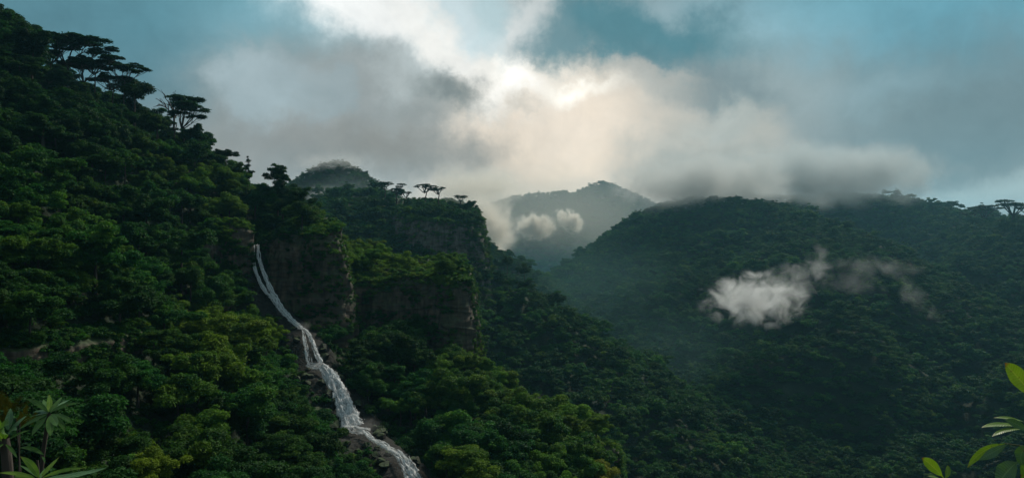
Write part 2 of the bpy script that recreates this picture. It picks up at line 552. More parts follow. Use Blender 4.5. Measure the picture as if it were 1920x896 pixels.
def hit(px, py):
    d = Vector(((px - 960) / F, 1, (448 - py) / F)).normalized()
    h = BVH.ray_cast(Vector((0, 0, 0)), d)
    return None if h[0] is None else np.array(h[0])


def ground(x, y):
    return float(height(np.array([[x, y]]))[0])


def proj(p):
    return 960 + F * p[0] / p[1], 448 - F * p[2] / p[1]


# ------------------------------------------------------------------ materials
def mat_leaf(name, dark, mid, light, trans=0.34, rough=0.6, hue=True):
    m, nt = new_mat(name)
    out = N(nt, 'ShaderNodeOutputMaterial')
    tone = N(nt, 'ShaderNodeAttribute', attribute_name='tone')
    tint = N(nt, 'ShaderNodeAttribute', attribute_name='tint', attribute_type='INSTANCER')
    oi = N(nt, 'ShaderNodeObjectInfo')
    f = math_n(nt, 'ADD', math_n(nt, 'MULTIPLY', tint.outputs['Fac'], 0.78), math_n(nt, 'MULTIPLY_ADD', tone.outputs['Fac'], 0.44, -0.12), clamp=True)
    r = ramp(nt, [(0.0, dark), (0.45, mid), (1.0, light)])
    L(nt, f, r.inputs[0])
    hs = N(nt, 'ShaderNodeHueSaturation')
    L(nt, r.outputs[0], hs.inputs['Color'])
    L(nt, math_n(nt, 'MULTIPLY_ADD', oi.outputs['Random'], 0.035, 0.4825), hs.inputs['Hue'])
    L(nt, math_n(nt, 'MULTIPLY_ADD', oi.outputs['Random'], 0.3, 0.85), hs.inputs['Value'])
    p = N(nt, 'ShaderNodeBsdfPrincipled', i_Roughness=rough)
    p.inputs['Specular IOR Level'].default_value = 0.08
    t = N(nt, 'ShaderNodeBsdfTranslucent')
    L(nt, hs.outputs[0], p.inputs['Base Color'])
    tc = mixc(nt, 1.0, hs.outputs[0], (1.0, 1.15, 0.45), 'MULTIPLY')
    L(nt, tc, t.inputs['Color'])
    mx = N(nt, 'ShaderNodeMixShader'); mx.inputs[0].default_value = trans
    L(nt, p.outputs[0], mx.inputs[1]); L(nt, t.outputs[0], mx.inputs[2])
    L(nt, mx.outputs[0], out.inputs[0])
    return m


M_LEAF = mat_leaf('foliage', (0.006, 0.033, 0.012), (0.028, 0.100, 0.016), (0.155, 0.260, 0.018))
M_GOLD = mat_leaf('golden_foliage', (0.026, 0.028, 0.008), (0.058, 0.058, 0.012), (0.125, 0.110, 0.02))
M_YELLOW = mat_leaf('yellow_foliage', (0.06, 0.08, 0.01), (0.15, 0.17, 0.018), (0.27, 0.27, 0.03))


def mat_bark():
    m, nt = new_mat('bark')
    out = N(nt, 'ShaderNodeOutputMaterial'); b = N(nt, 'ShaderNodeBsdfPrincipled', i_Roughness=0.9)
    tc = N(nt, 'ShaderNodeTexCoord')
    mp = N(nt, 'ShaderNodeMapping'); mp.inputs['Scale'].default_value = (6, 6, 1.2)
    L(nt, tc.outputs['Object'], mp.inputs[0])
    n = N(nt, 'ShaderNodeTexNoise', i_Scale=3.0, i_Detail=6.0); L(nt, mp.outputs[0], n.inputs['Vector'])
    r = ramp(nt, [(0.3, (0.022, 0.017, 0.013)), (0.7, (0.09, 0.07, 0.055))]); L(nt, n.outputs['Fac'], r.inputs[0])
    L(nt, r.outputs[0], b.inputs['Base Color'])
    bp = N(nt, 'ShaderNodeBump', i_Strength=0.6, i_Distance=0.05); L(nt, n.outputs['Fac'], bp.inputs['Height']); L(nt, bp.outputs[0], b.inputs['Normal'])
    L(nt, b.outputs[0], out.inputs[0])
    return m


M_BARK = mat_bark()


def mat_rock(name, dark, mid, light, moss=0.6, cap=1.0):
    m, nt = new_mat(name)
    out = N(nt, 'ShaderNodeOutputMaterial'); b = N(nt, 'ShaderNodeBsdfPrincipled', i_Roughness=0.85)
    g = N(nt, 'ShaderNodeNewGeometry')
    mp = N(nt, 'ShaderNodeMapping'); mp.inputs['Scale'].default_value = (1, 1, 0.22)
    L(nt, g.outputs['Position'], mp.inputs[0])
    n1 = N(nt, 'ShaderNodeTexNoise', i_Scale=0.55, i_Detail=8.0, i_Roughness=0.62); L(nt, mp.outputs[0], n1.inputs['Vector'])
    mp2 = N(nt, 'ShaderNodeMapping'); mp2.inputs['Scale'].default_value = (0.35, 0.35, 2.4)
    L(nt, g.outputs['Position'], mp2.inputs[0])
    n2 = N(nt, 'ShaderNodeTexNoise', i_Scale=0.7, i_Detail=7.0, i_Roughness=0.6); L(nt, mp2.outputs[0], n2.inputs['Vector'])
    n3 = N(nt, 'ShaderNodeTexNoise', i_Scale=0.16, i_Detail=5.0); L(nt, g.outputs['Position'], n3.inputs['Vector'])
    r = ramp(nt, [(0.32, dark), (0.5, mid), (0.68, light)])
    f = math_n(nt, 'ADD', math_n(nt, 'MULTIPLY', n1.outputs['Fac'], 0.55), math_n(nt, 'MULTIPLY', n2.outputs['Fac'], 0.45))
    L(nt, f, r.inputs[0])
    # lichen and moss: patches, mostly on faces that look up
    sx = N(nt, 'ShaderNodeSeparateXYZ'); L(nt, g.outputs['Normal'], sx.inputs[0])
    ms = math_n(nt, 'ADD', math_n(nt, 'MULTIPLY', sx.outputs[2], 0.9), math_n(nt, 'MULTIPLY_ADD', n3.outputs['Fac'], 2.2, -1.0))
    mr = N(nt, 'ShaderNodeMapRange'); mr.inputs[1].default_value = 0.2; mr.inputs[2].default_value = 0.6; mr.inputs[4].default_value = moss
    L(nt, ms, mr.inputs[0])
    upm = N(nt, 'ShaderNodeMapRange'); upm.inputs[1].default_value = 0.5; upm.inputs[2].default_value = 0.8; upm.inputs[4].default_value = cap; L(nt, sx.outputs[2], upm.inputs[0])
    msk = math_n(nt, 'MAXIMUM', mr.outputs[0], upm.outputs[0])
    mossc = mixc(nt, n1.outputs['Fac'], (0.012, 0.030, 0.008), (0.045, 0.075, 0.015))
    c = mixc(nt, msk, r.outputs[0], mossc)
    # water streaks down the face
    mp3 = N(nt, 'ShaderNodeMapping'); mp3.inputs['Scale'].default_value = (1.3, 1.3, 0.05)
    L(nt, g.outputs['Position'], mp3.inputs[0])
    n4 = N(nt, 'ShaderNodeTexNoise', i_Scale=0.8, i_Detail=4.0); L(nt, mp3.outputs[0], n4.inputs['Vector'])
    st = N(nt, 'ShaderNodeMapRange'); st.inputs[1].default_value = 0.5; st.inputs[2].default_value = 0.68; st.inputs[4].default_value = 0.7
    L(nt, n4.outputs['Fac'], st.inputs[0])
    c = mixc(nt, st.outputs[0], c, tuple(x * 0.45 for x in dark))
    L(nt, c, b.inputs['Base Color'])
    bp = N(nt, 'ShaderNodeBump', i_Strength=1.0, i_Distance=0.5)
    L(nt, f, bp.inputs['Height']); L(nt, bp.outputs[0], b.inputs['Normal'])
    L(nt, b.outputs[0], out.inputs[0])
    return m


M_ROCK = mat_rock('cliff_rock', (0.022, 0.017, 0.013), (0.075, 0.055, 0.039), (0.175, 0.122, 0.080))
M_GREY = mat_rock('grey_rock', (0.035, 0.03, 0.026), (0.12, 0.10, 0.085), (0.24, 0.20, 0.165), moss=.35)
M_OCHRE = mat_rock('ochre_rock', (0.04, 0.028, 0.018), (0.11, 0.075, 0.045), (0.22, 0.15, 0.085), moss=0.15, cap=.1)
M_WET = mat_rock('wet_rock', (0.008, 0.008, 0.008), (0.020, 0.018, 0.016), (0.050, 0.043, 0.036), moss=0.5)

# ------------------------------------------------------------------ crowns, trunks
def leaf_quads(p, n, size, g, aspect=0.5):
    """kite-shaped leaves at points p with normals n (both (k,3))"""
    k = len(p)
    n = n / np.linalg.norm(n, axis=1)[:, None]
    t = g.normal(size=(k, 3)); t -= (t * n).sum(1)[:, None] * n
    t /= np.linalg.norm(t, axis=1)[:, None]
    b = np.cross(n, t)
    s = size * g.uniform(0.7, 1.35, k)[:, None]
    v = np.empty((k, 4, 3))
    v[:, 0] = p - t * s * 0.5
    v[:, 1] = p + b * s * aspect * 0.5 + n * s * 0.08 + t * s * 0.05
    v[:, 2] = p + t * s * 0.5 - n * s * 0.12
    v[:, 3] = p - b * s * aspect * 0.5 + n * s * 0.08 + t * s * 0.05
    return v.reshape(-1, 3), np.arange(k * 4).reshape(k, 4)


def sphere_dirs(k, g):
    d = g.normal(size=(k, 3))
    return d / np.linalg.norm(d, axis=1)[:, None]


def clump_leaves(cs, rs_, tones, flat, count, size, g, up=0.45, inner=0.15):
    a = rs_ ** 2
    per = np.maximum(6, (count * a / a.sum()).astype(int))
    P_, N_, T_ = [], [], []
    for c, r, t, k in zip(cs, rs_, tones, per):
        d = sphere_dirs(k, g)
        d[:, 2] = np.where(d[:, 2] < -0.35, -d[:, 2], d[:, 2])
        rad = np.where(g.random(k) < inner, g.uniform(0.3, 0.8, k), g.normal(0.98, 0.10, k))
        # lumpy surface, so no clump is a smooth ball
        lump = 1 + 0.20 * np.sin(d[:, 0] * 7 + c[0] * 5) * np.sin(d[:, 1] * 7 + c[1] * 5) + 0.10 * np.sin(d[:, 2] * 15 + c[2])
        p = c + d * (r * rad * lump)[:, None] * np.array([1, 1, flat])
        n = d * np.array([1, 1, 1 / flat]) ; n /= np.linalg.norm(n, axis=1)[:, None]
        n = n * (1 - up) + np.array([0, 0, up]) + g.normal(size=(k, 3)) * 0.38
        P_.append(p); N_.append(n); T_.append(np.clip(t + g.normal(0, 0.10, k), 0, 1))
    return np.concatenate(P_), np.concatenate(N_), np.concatenate(T_)


def crown_broad(seed, Rr, hz, K, count, size, flat=0.6, big=0.22, limbs=8):
    """a broadleaf crown: limbs of unequal reach carry sprays of leaf clumps, with dips and gaps between them"""
    g = np.random.default_rng(seed)
    cs, cr, tn = [], [], []
    sx_, sy_ = g.uniform(.85, 1.15, 2)
    for q in range(limbs):
        az_ = q * 6.283 / limbs * 1.618 * 1.7 + g.uniform(-.5, .5)
        el_ = g.uniform(-.05, 1.35)
        reach = Rr * g.uniform(.62, 1.08) * (1 if el_ < .9 else .9)
        tip = np.array([math.cos(az_) * math.cos(el_) * sx_, math.sin(az_) * math.cos(el_) * sy_, math.sin(el_) * hz]) * reach
        lt = g.uniform(.25, .75)
        m = max(3, int(K / limbs))
        for k in range(m):
            f = g.uniform(.45, 1.0)
            c = tip * f + g.normal(size=3) * Rr * np.array([.17, .17, .10]) * (1.1 - .3 * f)
            cs.append(c); cr.append(Rr * big * g.uniform(.55, 1.15) * (1.15 - .35 * f)); tn.append(np.clip(lt + g.normal(0, .16), .02, .98))
    cs.append(np.array([0, 0, .12 * Rr])); cr.append(.40 * Rr); tn.append(.4)
    p, n, t = clump_leaves(np.array(cs), np.array(cr), np.array(tn), flat, count, size, g, up=.42)
    v, f = leaf_quads(p, n, size, g)
    return v, f, np.repeat(t, 4)


def tube(pts, rad, sides=6):
    pts = np.asarray(pts, float); rad = np.asarray(rad, float)
    V = []
    for k in range(len(pts)):
        a = pts[min(k + 1, len(pts) - 1)] - pts[max(k - 1, 0)]
        a /= np.linalg.norm(a) + 1e-9
        u = np.cross(a, [0.31, 0.95, 0.05]); u /= np.linalg.norm(u) + 1e-9
        w = np.cross(a, u)
        th = np.linspace(0, 2 * np.pi, sides, endpoint=False)
        V.append(pts[k] + rad[k] * (np.cos(th)[:, None] * u + np.sin(th)[:, None] * w))
    V = np.concatenate(V)
    F_ = []
    for k in range(len(pts) - 1):
        for s in range(sides):
            s2 = (s + 1) % sides
            F_.append((k * sides + s, k * sides + s2, (k + 1) * sides + s2, (k + 1) * sides + s))
    return V, np.array(F_)


def join(parts):
    V, Fq, o = [], [], 0
    for v, f in parts:
        V.append(v); Fq.append(np.asarray(f) + o); o += len(v)
    return np.concatenate(V), np.concatenate(Fq)


def curve(a, b, sag, n=6, wob=0.0, g=None):
    a = np.asarray(a, float); b = np.asarray(b, float)
    t = np.linspace(0, 1, n)[:, None]
    p = a + (b - a) * t
    p[:, 2] += sag * 4 * (t * (1 - t))[:, 0]
    if g is not None and wob:
        p[1:-1] += g.normal(size=(n - 2, 3)) * wob
    return p


def trunk_mesh(seed, lean=0.06):
    g = np.random.default_rng(seed)
    n = 8
    z = np.linspace(0, 1, n)
    x = np.cumsum(g.normal(0, lean / 3, n)); y = np.cumsum(g.normal(0, lean / 3, n))
    x -= x[0]; y -= y[0]
    x *= z; y *= z
    r = 0.055 * (1 - 0.6 * z); r[0] *= 1.5
    return join([tube(np.column_stack([x, y, z]), r, 8)])


def mk(name, vf, mat, tone=None, smooth=False):
    me = mesh_np(name, vf[0], vf[1], smooth=smooth, attrs=None if tone is None else {'tone': tone})
    me.materials.append(mat)
    return me


# umbrella tree: limbs fan out from the fork and carry thin flat pads of leaves
def umbrella(seed, pads, count, size, fork=(0, 0, -0.55), thick=0.22, lw=1.0):
    """pads: (x, y, z, r) in crown units; z=0 is the middle of the crown"""
    g = np.random.default_rng(seed)
    cs, cr, tn = [], [], []
    br = []
    fork = np.array(fork, float)
    for (x, y, z, r) in pads:
        c = np.array([x, y, z])
        mid = fork + (c - fork) * 0.5 + np.array([0, 0, -0.06])
        br.append(tube(np.vstack([curve(fork, mid, -0.03, 4, 0.01, g), curve(mid, c, -0.03, 5, 0.015, g)[1:]]), lw * np.linspace(0.026, 0.010, 8), 5))
        for q in range(6):
            th = g.uniform(0, 6.28)
            e = c + np.array([math.cos(th) * r * .8, math.sin(th) * r * .8, g.uniform(0.0, .06)])
            br.append(tube(curve(mid + (c - mid) * g.uniform(.2, .9), e, -0.02, 4, 0.01, g), lw * np.linspace(0.009, 0.004, 4), 4))
        nsub = max(5, int(r / 0.05))
        for q in range(nsub):
            th = g.uniform(0, 6.28); rr = r * math.sqrt(g.random()) * 0.85
            cs.append(c + np.array([math.cos(th) * rr, math.sin(th) * rr, g.normal(0, 0.02) + 0.06 * (1 - (rr / r) ** 2)]))
            cr.append(g.uniform(0.45, 0.8) * r * 0.6); tn.append(g.uniform(0.1, 0.6))
    p, n, t = clump_leaves(np.array(cs), np.array(cr), np.array(tn), thick, count, size, g, up=0.75, inner=0.3)
    v, f = leaf_quads(p, n, size, g)
    return (v, f, np.repeat(t, 4)), join(br)


def conifer(seed, count, size):
    g = np.random.default_rng(seed)
    cs, cr, tn, br = [], [], [], []
    br.append(tube([(0, 0, -1), (0.02, 0, 0), (0, 0.01, 1.0)], [0.06, 0.04, 0.012], 6))
    for z in np.linspace(-0.45, 0.98, 9):
        rad = 0.62 * (1.08 - (z + 0.45) / 1.43) + 0.06
        m = 7 if rad > .25 else 4
        th0 = g.uniform(0, 6)
        for q in range(m):
            th = th0 + q * 2 * math.pi / m + g.uniform(-.3, .3)
            if g.random() < .22: continue
            ln = rad * g.uniform(.45, 1.2)
            e = np.array([math.cos(th) * ln, math.sin(th) * ln, z - 0.03 - .10 * ln + g.normal(0, .055)])
            br.append(tube(curve((0, 0, z), e, 0.03, 4), np.linspace(0.018, 0.005, 4), 4))
            for s in (.45, .75, 1.0):
                cs.append(np.array([e[0] * s, e[1] * s, z - .02 * s])); cr.append(g.uniform(.10, .17) + 0.12 * rad); tn.append(g.uniform(.1, .5))
    p, n, t = clump_leaves(np.array(cs), np.array(cr), np.array(tn), 0.42, count, size, g, up=.5)
    v, f = leaf_quads(p, n, size, g, 0.4)
    return (v, f, np.repeat(t, 4)), join(br)


# --- meshes of the kinds (crown radius 5 m unless said otherwise)
HI, LO, HI_NAME = [], [], []
for k, (hz, K, cnt, sz, fl, bg_, lb, form) in enumerate([(0.85, 60, 20000, 0.33, .74, .24, 9, 'round-crowned'), (0.62, 60, 20000, 0.32, .62, .23, 8, 'spreading'), (1.15, 60, 21000, 0.33, .76, .23, 10, 'tall-crowned'),
                                                (0.75, 45, 19000, 0.36, .74, .28, 7, 'broad lumpy'), (0.60, 75, 20000, 0.30, .42, .20, 10, 'layered'), (0.95, 55, 20000, 0.32, .70, .24, 11, 'domed'),
                                                (0.90, 48, 18000, 0.33, .66, .22, 6, 'ragged'), (1.30, 50, 19000, 0.31, .74, .21, 9, 'tall ragged')]):
    v, f, t = crown_broad(100 + k, 5.0, hz, K, cnt, sz, fl, bg_, lb)
    HI.append(mk('crown', (v, f), M_LEAF, t)); HI_NAME.append(form)
for k, (hz, K, cnt, sz, fl, lb) in enumerate([(0.85, 24, 1900, 0.78, .58, 8), (0.65, 26, 1900, 0.78, .5, 8), (1.15, 26, 2000, 0.78, .62, 9), (0.75, 18, 1700, 0.85, .6, 6), (0.95, 22, 1800, .78, .55, 9), (1.5, 24, 2000, .74, .65, 9)]):
    v, f, t = crown_broad(200 + k, 5.0, hz, K, cnt, sz, fl, .30, lb)
    LO.append(mk('far_crown', (v, f), M_LEAF, t))
v, f, t = crown_broad(301, 1.4, 0.6, 12, 480, 0.30, .6, .4, 4)
SHRUB = [mk('shrub_tuft', (v, f), M_LEAF, t)]
v, f, t = crown_broad(302, 1.1, 0.9, 12, 480, 0.26, .8, .4, 4)
SHRUB.append(mk('shrub_tuft', (v, f), M_LEAF, t))
g0 = np.random.default_rng(33)     # a low tussock of long blades
kb = 160
th = g0.uniform(0, 6.28, kb); rr = g0.uniform(0, .35, kb)
pb = np.column_stack([np.cos(th) * rr, np.sin(th) * rr, g0.uniform(.1, .5, kb)])
nb = np.column_stack([np.cos(th) * .8, np.sin(th) * .8, np.full(kb, .6)]) + g0.normal(size=(kb, 3)) * .3
v, f = leaf_quads(pb, nb, 0.6, g0, .18)
SHRUB.append(mk('grass_tussock', (v, f), M_LEAF, np.repeat(g0.uniform(.2, .8, kb), 4)))
TRUNKS = [mk('trunk', trunk_mesh(50 + k), M_BARK, smooth=True) for k in range(4)]

# ------------------------------------------------------------------ cliffs
def cliff(name, path, zt, zb, mat, label, seed=1, amp=1.0, lean=0.10, step=0.4, off=0.9, back=4.0):
    """rock wall along a plan polyline (n,2); zt / zb give top and foot height along it; it faces the side on the right of the walk"""
    path = np.asarray(path, float)
    seg = np.linalg.norm(np.diff(path, axis=0), axis=1)
    s = np.concatenate([[0], np.cumsum(seg)])
    m = max(8, int(s[-1] / step))
    ss = np.linspace(0, s[-1], m)
    px_ = np.interp(ss, s, path[:, 0]); py_ = np.interp(ss, s, path[:, 1])
    k = np.ones(9) / 9
    px_ = np.convolve(np.pad(px_, 4, mode='edge'), k, 'valid'); py_ = np.convolve(np.pad(py_, 4, mode='edge'), k, 'valid')
    tx = np.gradient(px_); ty = np.gradient(py_)
    ln = np.hypot(tx, ty) + 1e-9
    nx, ny = ty / ln, -tx / ln
    top = np.interp(ss, s, zt); bot = np.interp(ss, s, zb)
    hmax = float((top - bot).max())
    nz = max(10, int(hmax / step))
    t = np.linspace(0, 1, nz)
    T, Sg = np.meshgrid(t, ss, indexing='ij')
    Z = bot[None] + (top - bot)[None] * T
    q = np.column_stack([Sg.ravel(), Z.ravel(), np.full(Z.size, seed * 7.7)])
    big = fbm(q / np.array([9, 16, 1]), 3) * 2.2
    col = np.abs(fbm(q / np.array([2.6, 14, 1]) + 4, 3)) * 2.4            # vertical ribs and clefts
    ledge = (np.floor(q[:, 1] / 2.3 + fbm(q / np.array([7, 9, 1]) + 9, 2) * 1.6) * 0.613 % 1.0 - .5) * 0.5
    block = pnoise(np.floor(q / np.array([1.9, 1.5, 1]) + fbm(q / 5, 2)[:, None] * .8) * 3.17 + .37) * 0.55
    fine = fbm(q / 0.8, 3) * 0.30
    o = off + amp * (big + col + ledge + block + fine)
    o = o.reshape(Z.shape)
    lip = sstep(0.86, 1.0, T)
    endf = np.minimum(sstep(0, 2.5, Sg), sstep(0, 2.5, s[-1] - Sg))
    o = o * endf - (1 - endf) * 2.0
    o = o - lip * 1.1 + (1 - T) * lean * hmax
    X = px_[None] + nx[None] * o; Y = py_[None] + ny[None] * o
    Zs = Z + fbm(q / 1.5 + 30, 2).reshape(Z.shape) * 0.25 * endf
    # the cap runs back into the hill
    for d_, dz in ((1.2, 0.15), (back, -0.6)):
        X = np.vstack([X, px_[None] + nx[None] * (o[nz - 1] - d_)[None]]); Y = np.vstack([Y, py_[None] + ny[None] * (o[nz - 1] - d_)[None]])
        Zs = np.vstack([Zs, Zs[nz - 1][None] + dz])
    v = np.column_stack([X.ravel(), Y.ravel(), Zs.ravel()])
    me = mesh_np(name, v, grid_faces(nz + 2, m), smooth=False)
    me.materials.append(mat)
    ob = link(bpy.data.objects.new(name, me))
    tag(ob, label, kind='structure')
    CLIFFS.append((v, nz + 2, m))
    return ob


CLIFFS = []


def dense(path, n=40):
    seg = np.concatenate([[0], np.cumsum(np.linalg.norm(np.diff(path, axis=0), axis=1))])
    t = np.linspace(0, seg[-1], n)
    return np.column_stack([np.interp(t, seg, path[:, 0]), np.interp(t, seg, path[:, 1])]), lambda z: np.interp(t, seg, z)


def tops(path, pl, add=0.3):
    return path @ pl[:2] + pl[2] + add + top_noise(path)


pa = PL((468, 190), (484, 177), (522, 174), (562, 170), (602, 167), (622, 168), (640, 172), (628, 186))
pa, za = dense(pa)
cliff('cliff', pa, tops(pa, TOP_A), za([-8, -8, -14, -20, -24, -26, -27, -26]), M_ROCK, 'dark rock cliff rising right beside the upper waterfall', seed=1, amp=.9)
pb_ = PL((618, 187), (680, 184), (740, 183), (800, 181), (834, 178), (866, 177), (873, 184), (870, 207))
pb_, zb_ = dense(pb_)
cliff('cliff', pb_, tops(pb_, TOP_B), zb_([-27, -26, -25, -25, -27, -31, -34, -40]), M_ROCK, 'brown rock cliff below the bright green plateau trees', seed=2, amp=.8)
pc_ = PL((742, 395), (752, 360), (790, 345), (840, 341), (896, 344), (897, 366), (890, 400))
pc_, zc_ = dense(pc_)
cliff('cliff', pc_, tops(pc_, TOP_C), zc_([-8, -14, -16, -18, -22, -30, -35]), M_GREY, 'tall grey rock wall of the farther misty promontory', seed=3, amp=1.3, step=0.7, off=1.2, back=6)


def rock_band(pixels, hgt, mat, label, seed, amp=.9, lean=.10):
    pts = [hit(*p) for p in pixels]
    a = np.array([[p[0], p[1]] for p in pts])
    zb = [p[2] - 2.5 for p in pts]
    zt = [p[2] + h for p, h in zip(pts, hgt)]
    return cliff('cliff', a, zt, zb, mat, label, seed=seed, amp=amp, lean=lean, off=0.7, step=.25, back=5)


rock_band([(366, 512), (400, 512), (436, 510), (466, 496), (474, 470)], [7, 11, 11.5, 9, 5], M_ROCK, 'brown rock face left of the top of the waterfall', 4, .7, .05)
rock_band([(352, 606), (385, 604), (418, 600), (448, 592)], [2.6, 3.6, 4.2, 3], M_OCHRE, 'small bare ochre rock face on the left hillside', 5, .5)
rock_band([(-20, 692), (60, 688), (130, 682), (200, 670), (262, 644), (320, 626)], [2.4, 3.0, 3.2, 3.0, 2.6, 2.0], M_ROCK, 'long low ledge of bare brown rock across the left hillside', 6, .5)
rock_band([(1145, 872), (1160, 874), (1176, 868)], [4, 5, 4], M_ROCK, 'narrow rock drop at the lower end of the bright ridge', 7, .4)

# ------------------------------------------------------------------ tree placing
SPOTS = [  # bearings of brighter foliage, paler trees and sunlight painted into the leaf tint: px, py, radius, tint
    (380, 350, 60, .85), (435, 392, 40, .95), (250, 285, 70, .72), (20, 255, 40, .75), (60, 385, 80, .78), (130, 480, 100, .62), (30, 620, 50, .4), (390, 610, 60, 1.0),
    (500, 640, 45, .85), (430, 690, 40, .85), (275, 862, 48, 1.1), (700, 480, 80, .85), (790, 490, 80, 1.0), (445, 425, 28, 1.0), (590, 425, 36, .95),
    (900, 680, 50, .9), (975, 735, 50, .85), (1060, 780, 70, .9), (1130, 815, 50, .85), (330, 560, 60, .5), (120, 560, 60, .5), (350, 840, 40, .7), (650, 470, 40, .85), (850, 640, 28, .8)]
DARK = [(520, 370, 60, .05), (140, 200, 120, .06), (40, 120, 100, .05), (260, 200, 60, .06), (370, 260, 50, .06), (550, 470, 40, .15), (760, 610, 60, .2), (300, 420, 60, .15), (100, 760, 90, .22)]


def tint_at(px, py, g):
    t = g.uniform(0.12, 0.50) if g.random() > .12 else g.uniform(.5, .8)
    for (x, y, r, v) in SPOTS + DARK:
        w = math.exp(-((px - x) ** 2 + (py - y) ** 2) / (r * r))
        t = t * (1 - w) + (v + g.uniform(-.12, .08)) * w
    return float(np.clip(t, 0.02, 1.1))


FALL_SPX = np.array([(a, b) for a, b, c, w in FALL_PX])


def fall_dist(px, py):
    best = 1e9
    for k in range(len(FALL_SPX) - 1):
        d, _ = seg_d(np.array([[px, py]], float), FALL_SPX[k].astype(float), FALL_SPX[k + 1].astype(float))
        best = min(best, d[0])
    return best


# what must stay in view: rock faces and water (bearing boxes with the depth of the thing behind)
CLEAR = [(515, 470, 635, 610, 168), (392, 432, 474, 500, 170), (690, 552, 840, 588, 182), (812, 575, 864, 650, 178), (30, 640, 250, 668, 110), (372, 566, 440, 590, 140), (640, 690, 770, 870, 140),
         (740, 415, 892, 470, 340), (560, 620, 640, 720, 155)]


def blocked(p, rad, toph):
    """does a crown at ground point p stand before a rock face or the falls?"""
    px, py = proj(p + np.array([0, 0, toph * .55]))
    rp = rad * F / p[1]
    _, pt = proj(p + np.array([0, 0, toph]))
    _, pb2 = proj(p + np.array([0, 0, toph * .25]))
    for x0, y0, x1, y1, d in CLEAR:
        if p[1] < d and px + rp * .75 > x0 and px - rp * .75 < x1 and pb2 > y0 and pt + 4 < y1:
            return True
    if p[1] < 185:
        for f in (0.2, .6, 1.0):
            q = proj(p + np.array([0, 0, toph * f]))
            if fall_dist(*q) < rp * .8 + 9: return True
    return False


cand = []   # x, y, spacing-based radius


def scatter(x0, x1, y0, y1, sp, jit=0.42):
    xs = np.arange(x0, x1, sp); ys = np.arange(y0, y1, sp * .88)
    X, Y = np.meshgrid(xs, ys)
    X = X + (np.arange(len(ys)) % 2)[:, None] * sp * .5
    return np.column_stack([X.ravel(), Y.ravel()]) + rng.uniform(-jit, jit, (X.size, 2)) * sp


def keep_wedge(p, m=1.18):
    return p[(p[:, 1] > 8) & (np.abs(p[:, 0]) < 0.70 * m * p[:, 1] + 10)]


sets = [(keep_wedge(scatter(-190, 60, 44, 235, 5.2)), 5.2), (keep_wedge(scatter(-200, 200, 235, 470, 4.7)), 4.7), (keep_wedge(scatter(60, 200, 44, 235, 8)), 8),
        (keep_wedge(scatter(200, 620, 235, 470, 4.9)), 4.9), (keep_wedge(scatter(-330, 820, 470, 1060, 5.2)), 5.2), (keep_wedge(scatter(-700, 1300, 1060, 2050, 13)), 13)]
all_p, all_s = [], []
for p, sp in sets:
    all_p.append(p); all_s.append(np.full(len(p), sp))
all_p = np.concatenate(all_p); all_s = np.concatenate(all_s)
zz = height(all_p)
e = 1.5
gx = (height(all_p + [e, 0]) - height(all_p - [e, 0])) / (2 * e); gy = (height(all_p + [0, e]) - height(all_p - [0, e])) / (2 * e)
slope = np.hypot(gx, gy)
rock_free = np.ones(len(all_p), bool)
for poly, pl, k in MESAS:
    s_ = poly_sdf(all_p, poly)
    rock_free &= ~((s_ > -0.6) & (s_ < 3.2))
fd = np.minimum.reduce([seg_d(all_p, FALL_PATH[k][:2], FALL_PATH[k + 1][:2])[0] for k in range(len(FALL_PATH) - 1)])
ok = rock_free & (slope < 2.4) & (fd > 5.0)
all_p, all_s, zz, slope = all_p[ok], all_s[ok], zz[ok], slope[ok]


def visible(q):
    for o in (Vector((0, 0, 0)), Vector((-14, 0, 1)), Vector((14, 0, 1))):
        d = Vector(q) - o
        ln = d.length
        h = BVH.ray_cast(o, d / ln, ln - 2.5)
        if h[0] is None or h[3] > ln - 3: return True
    return False


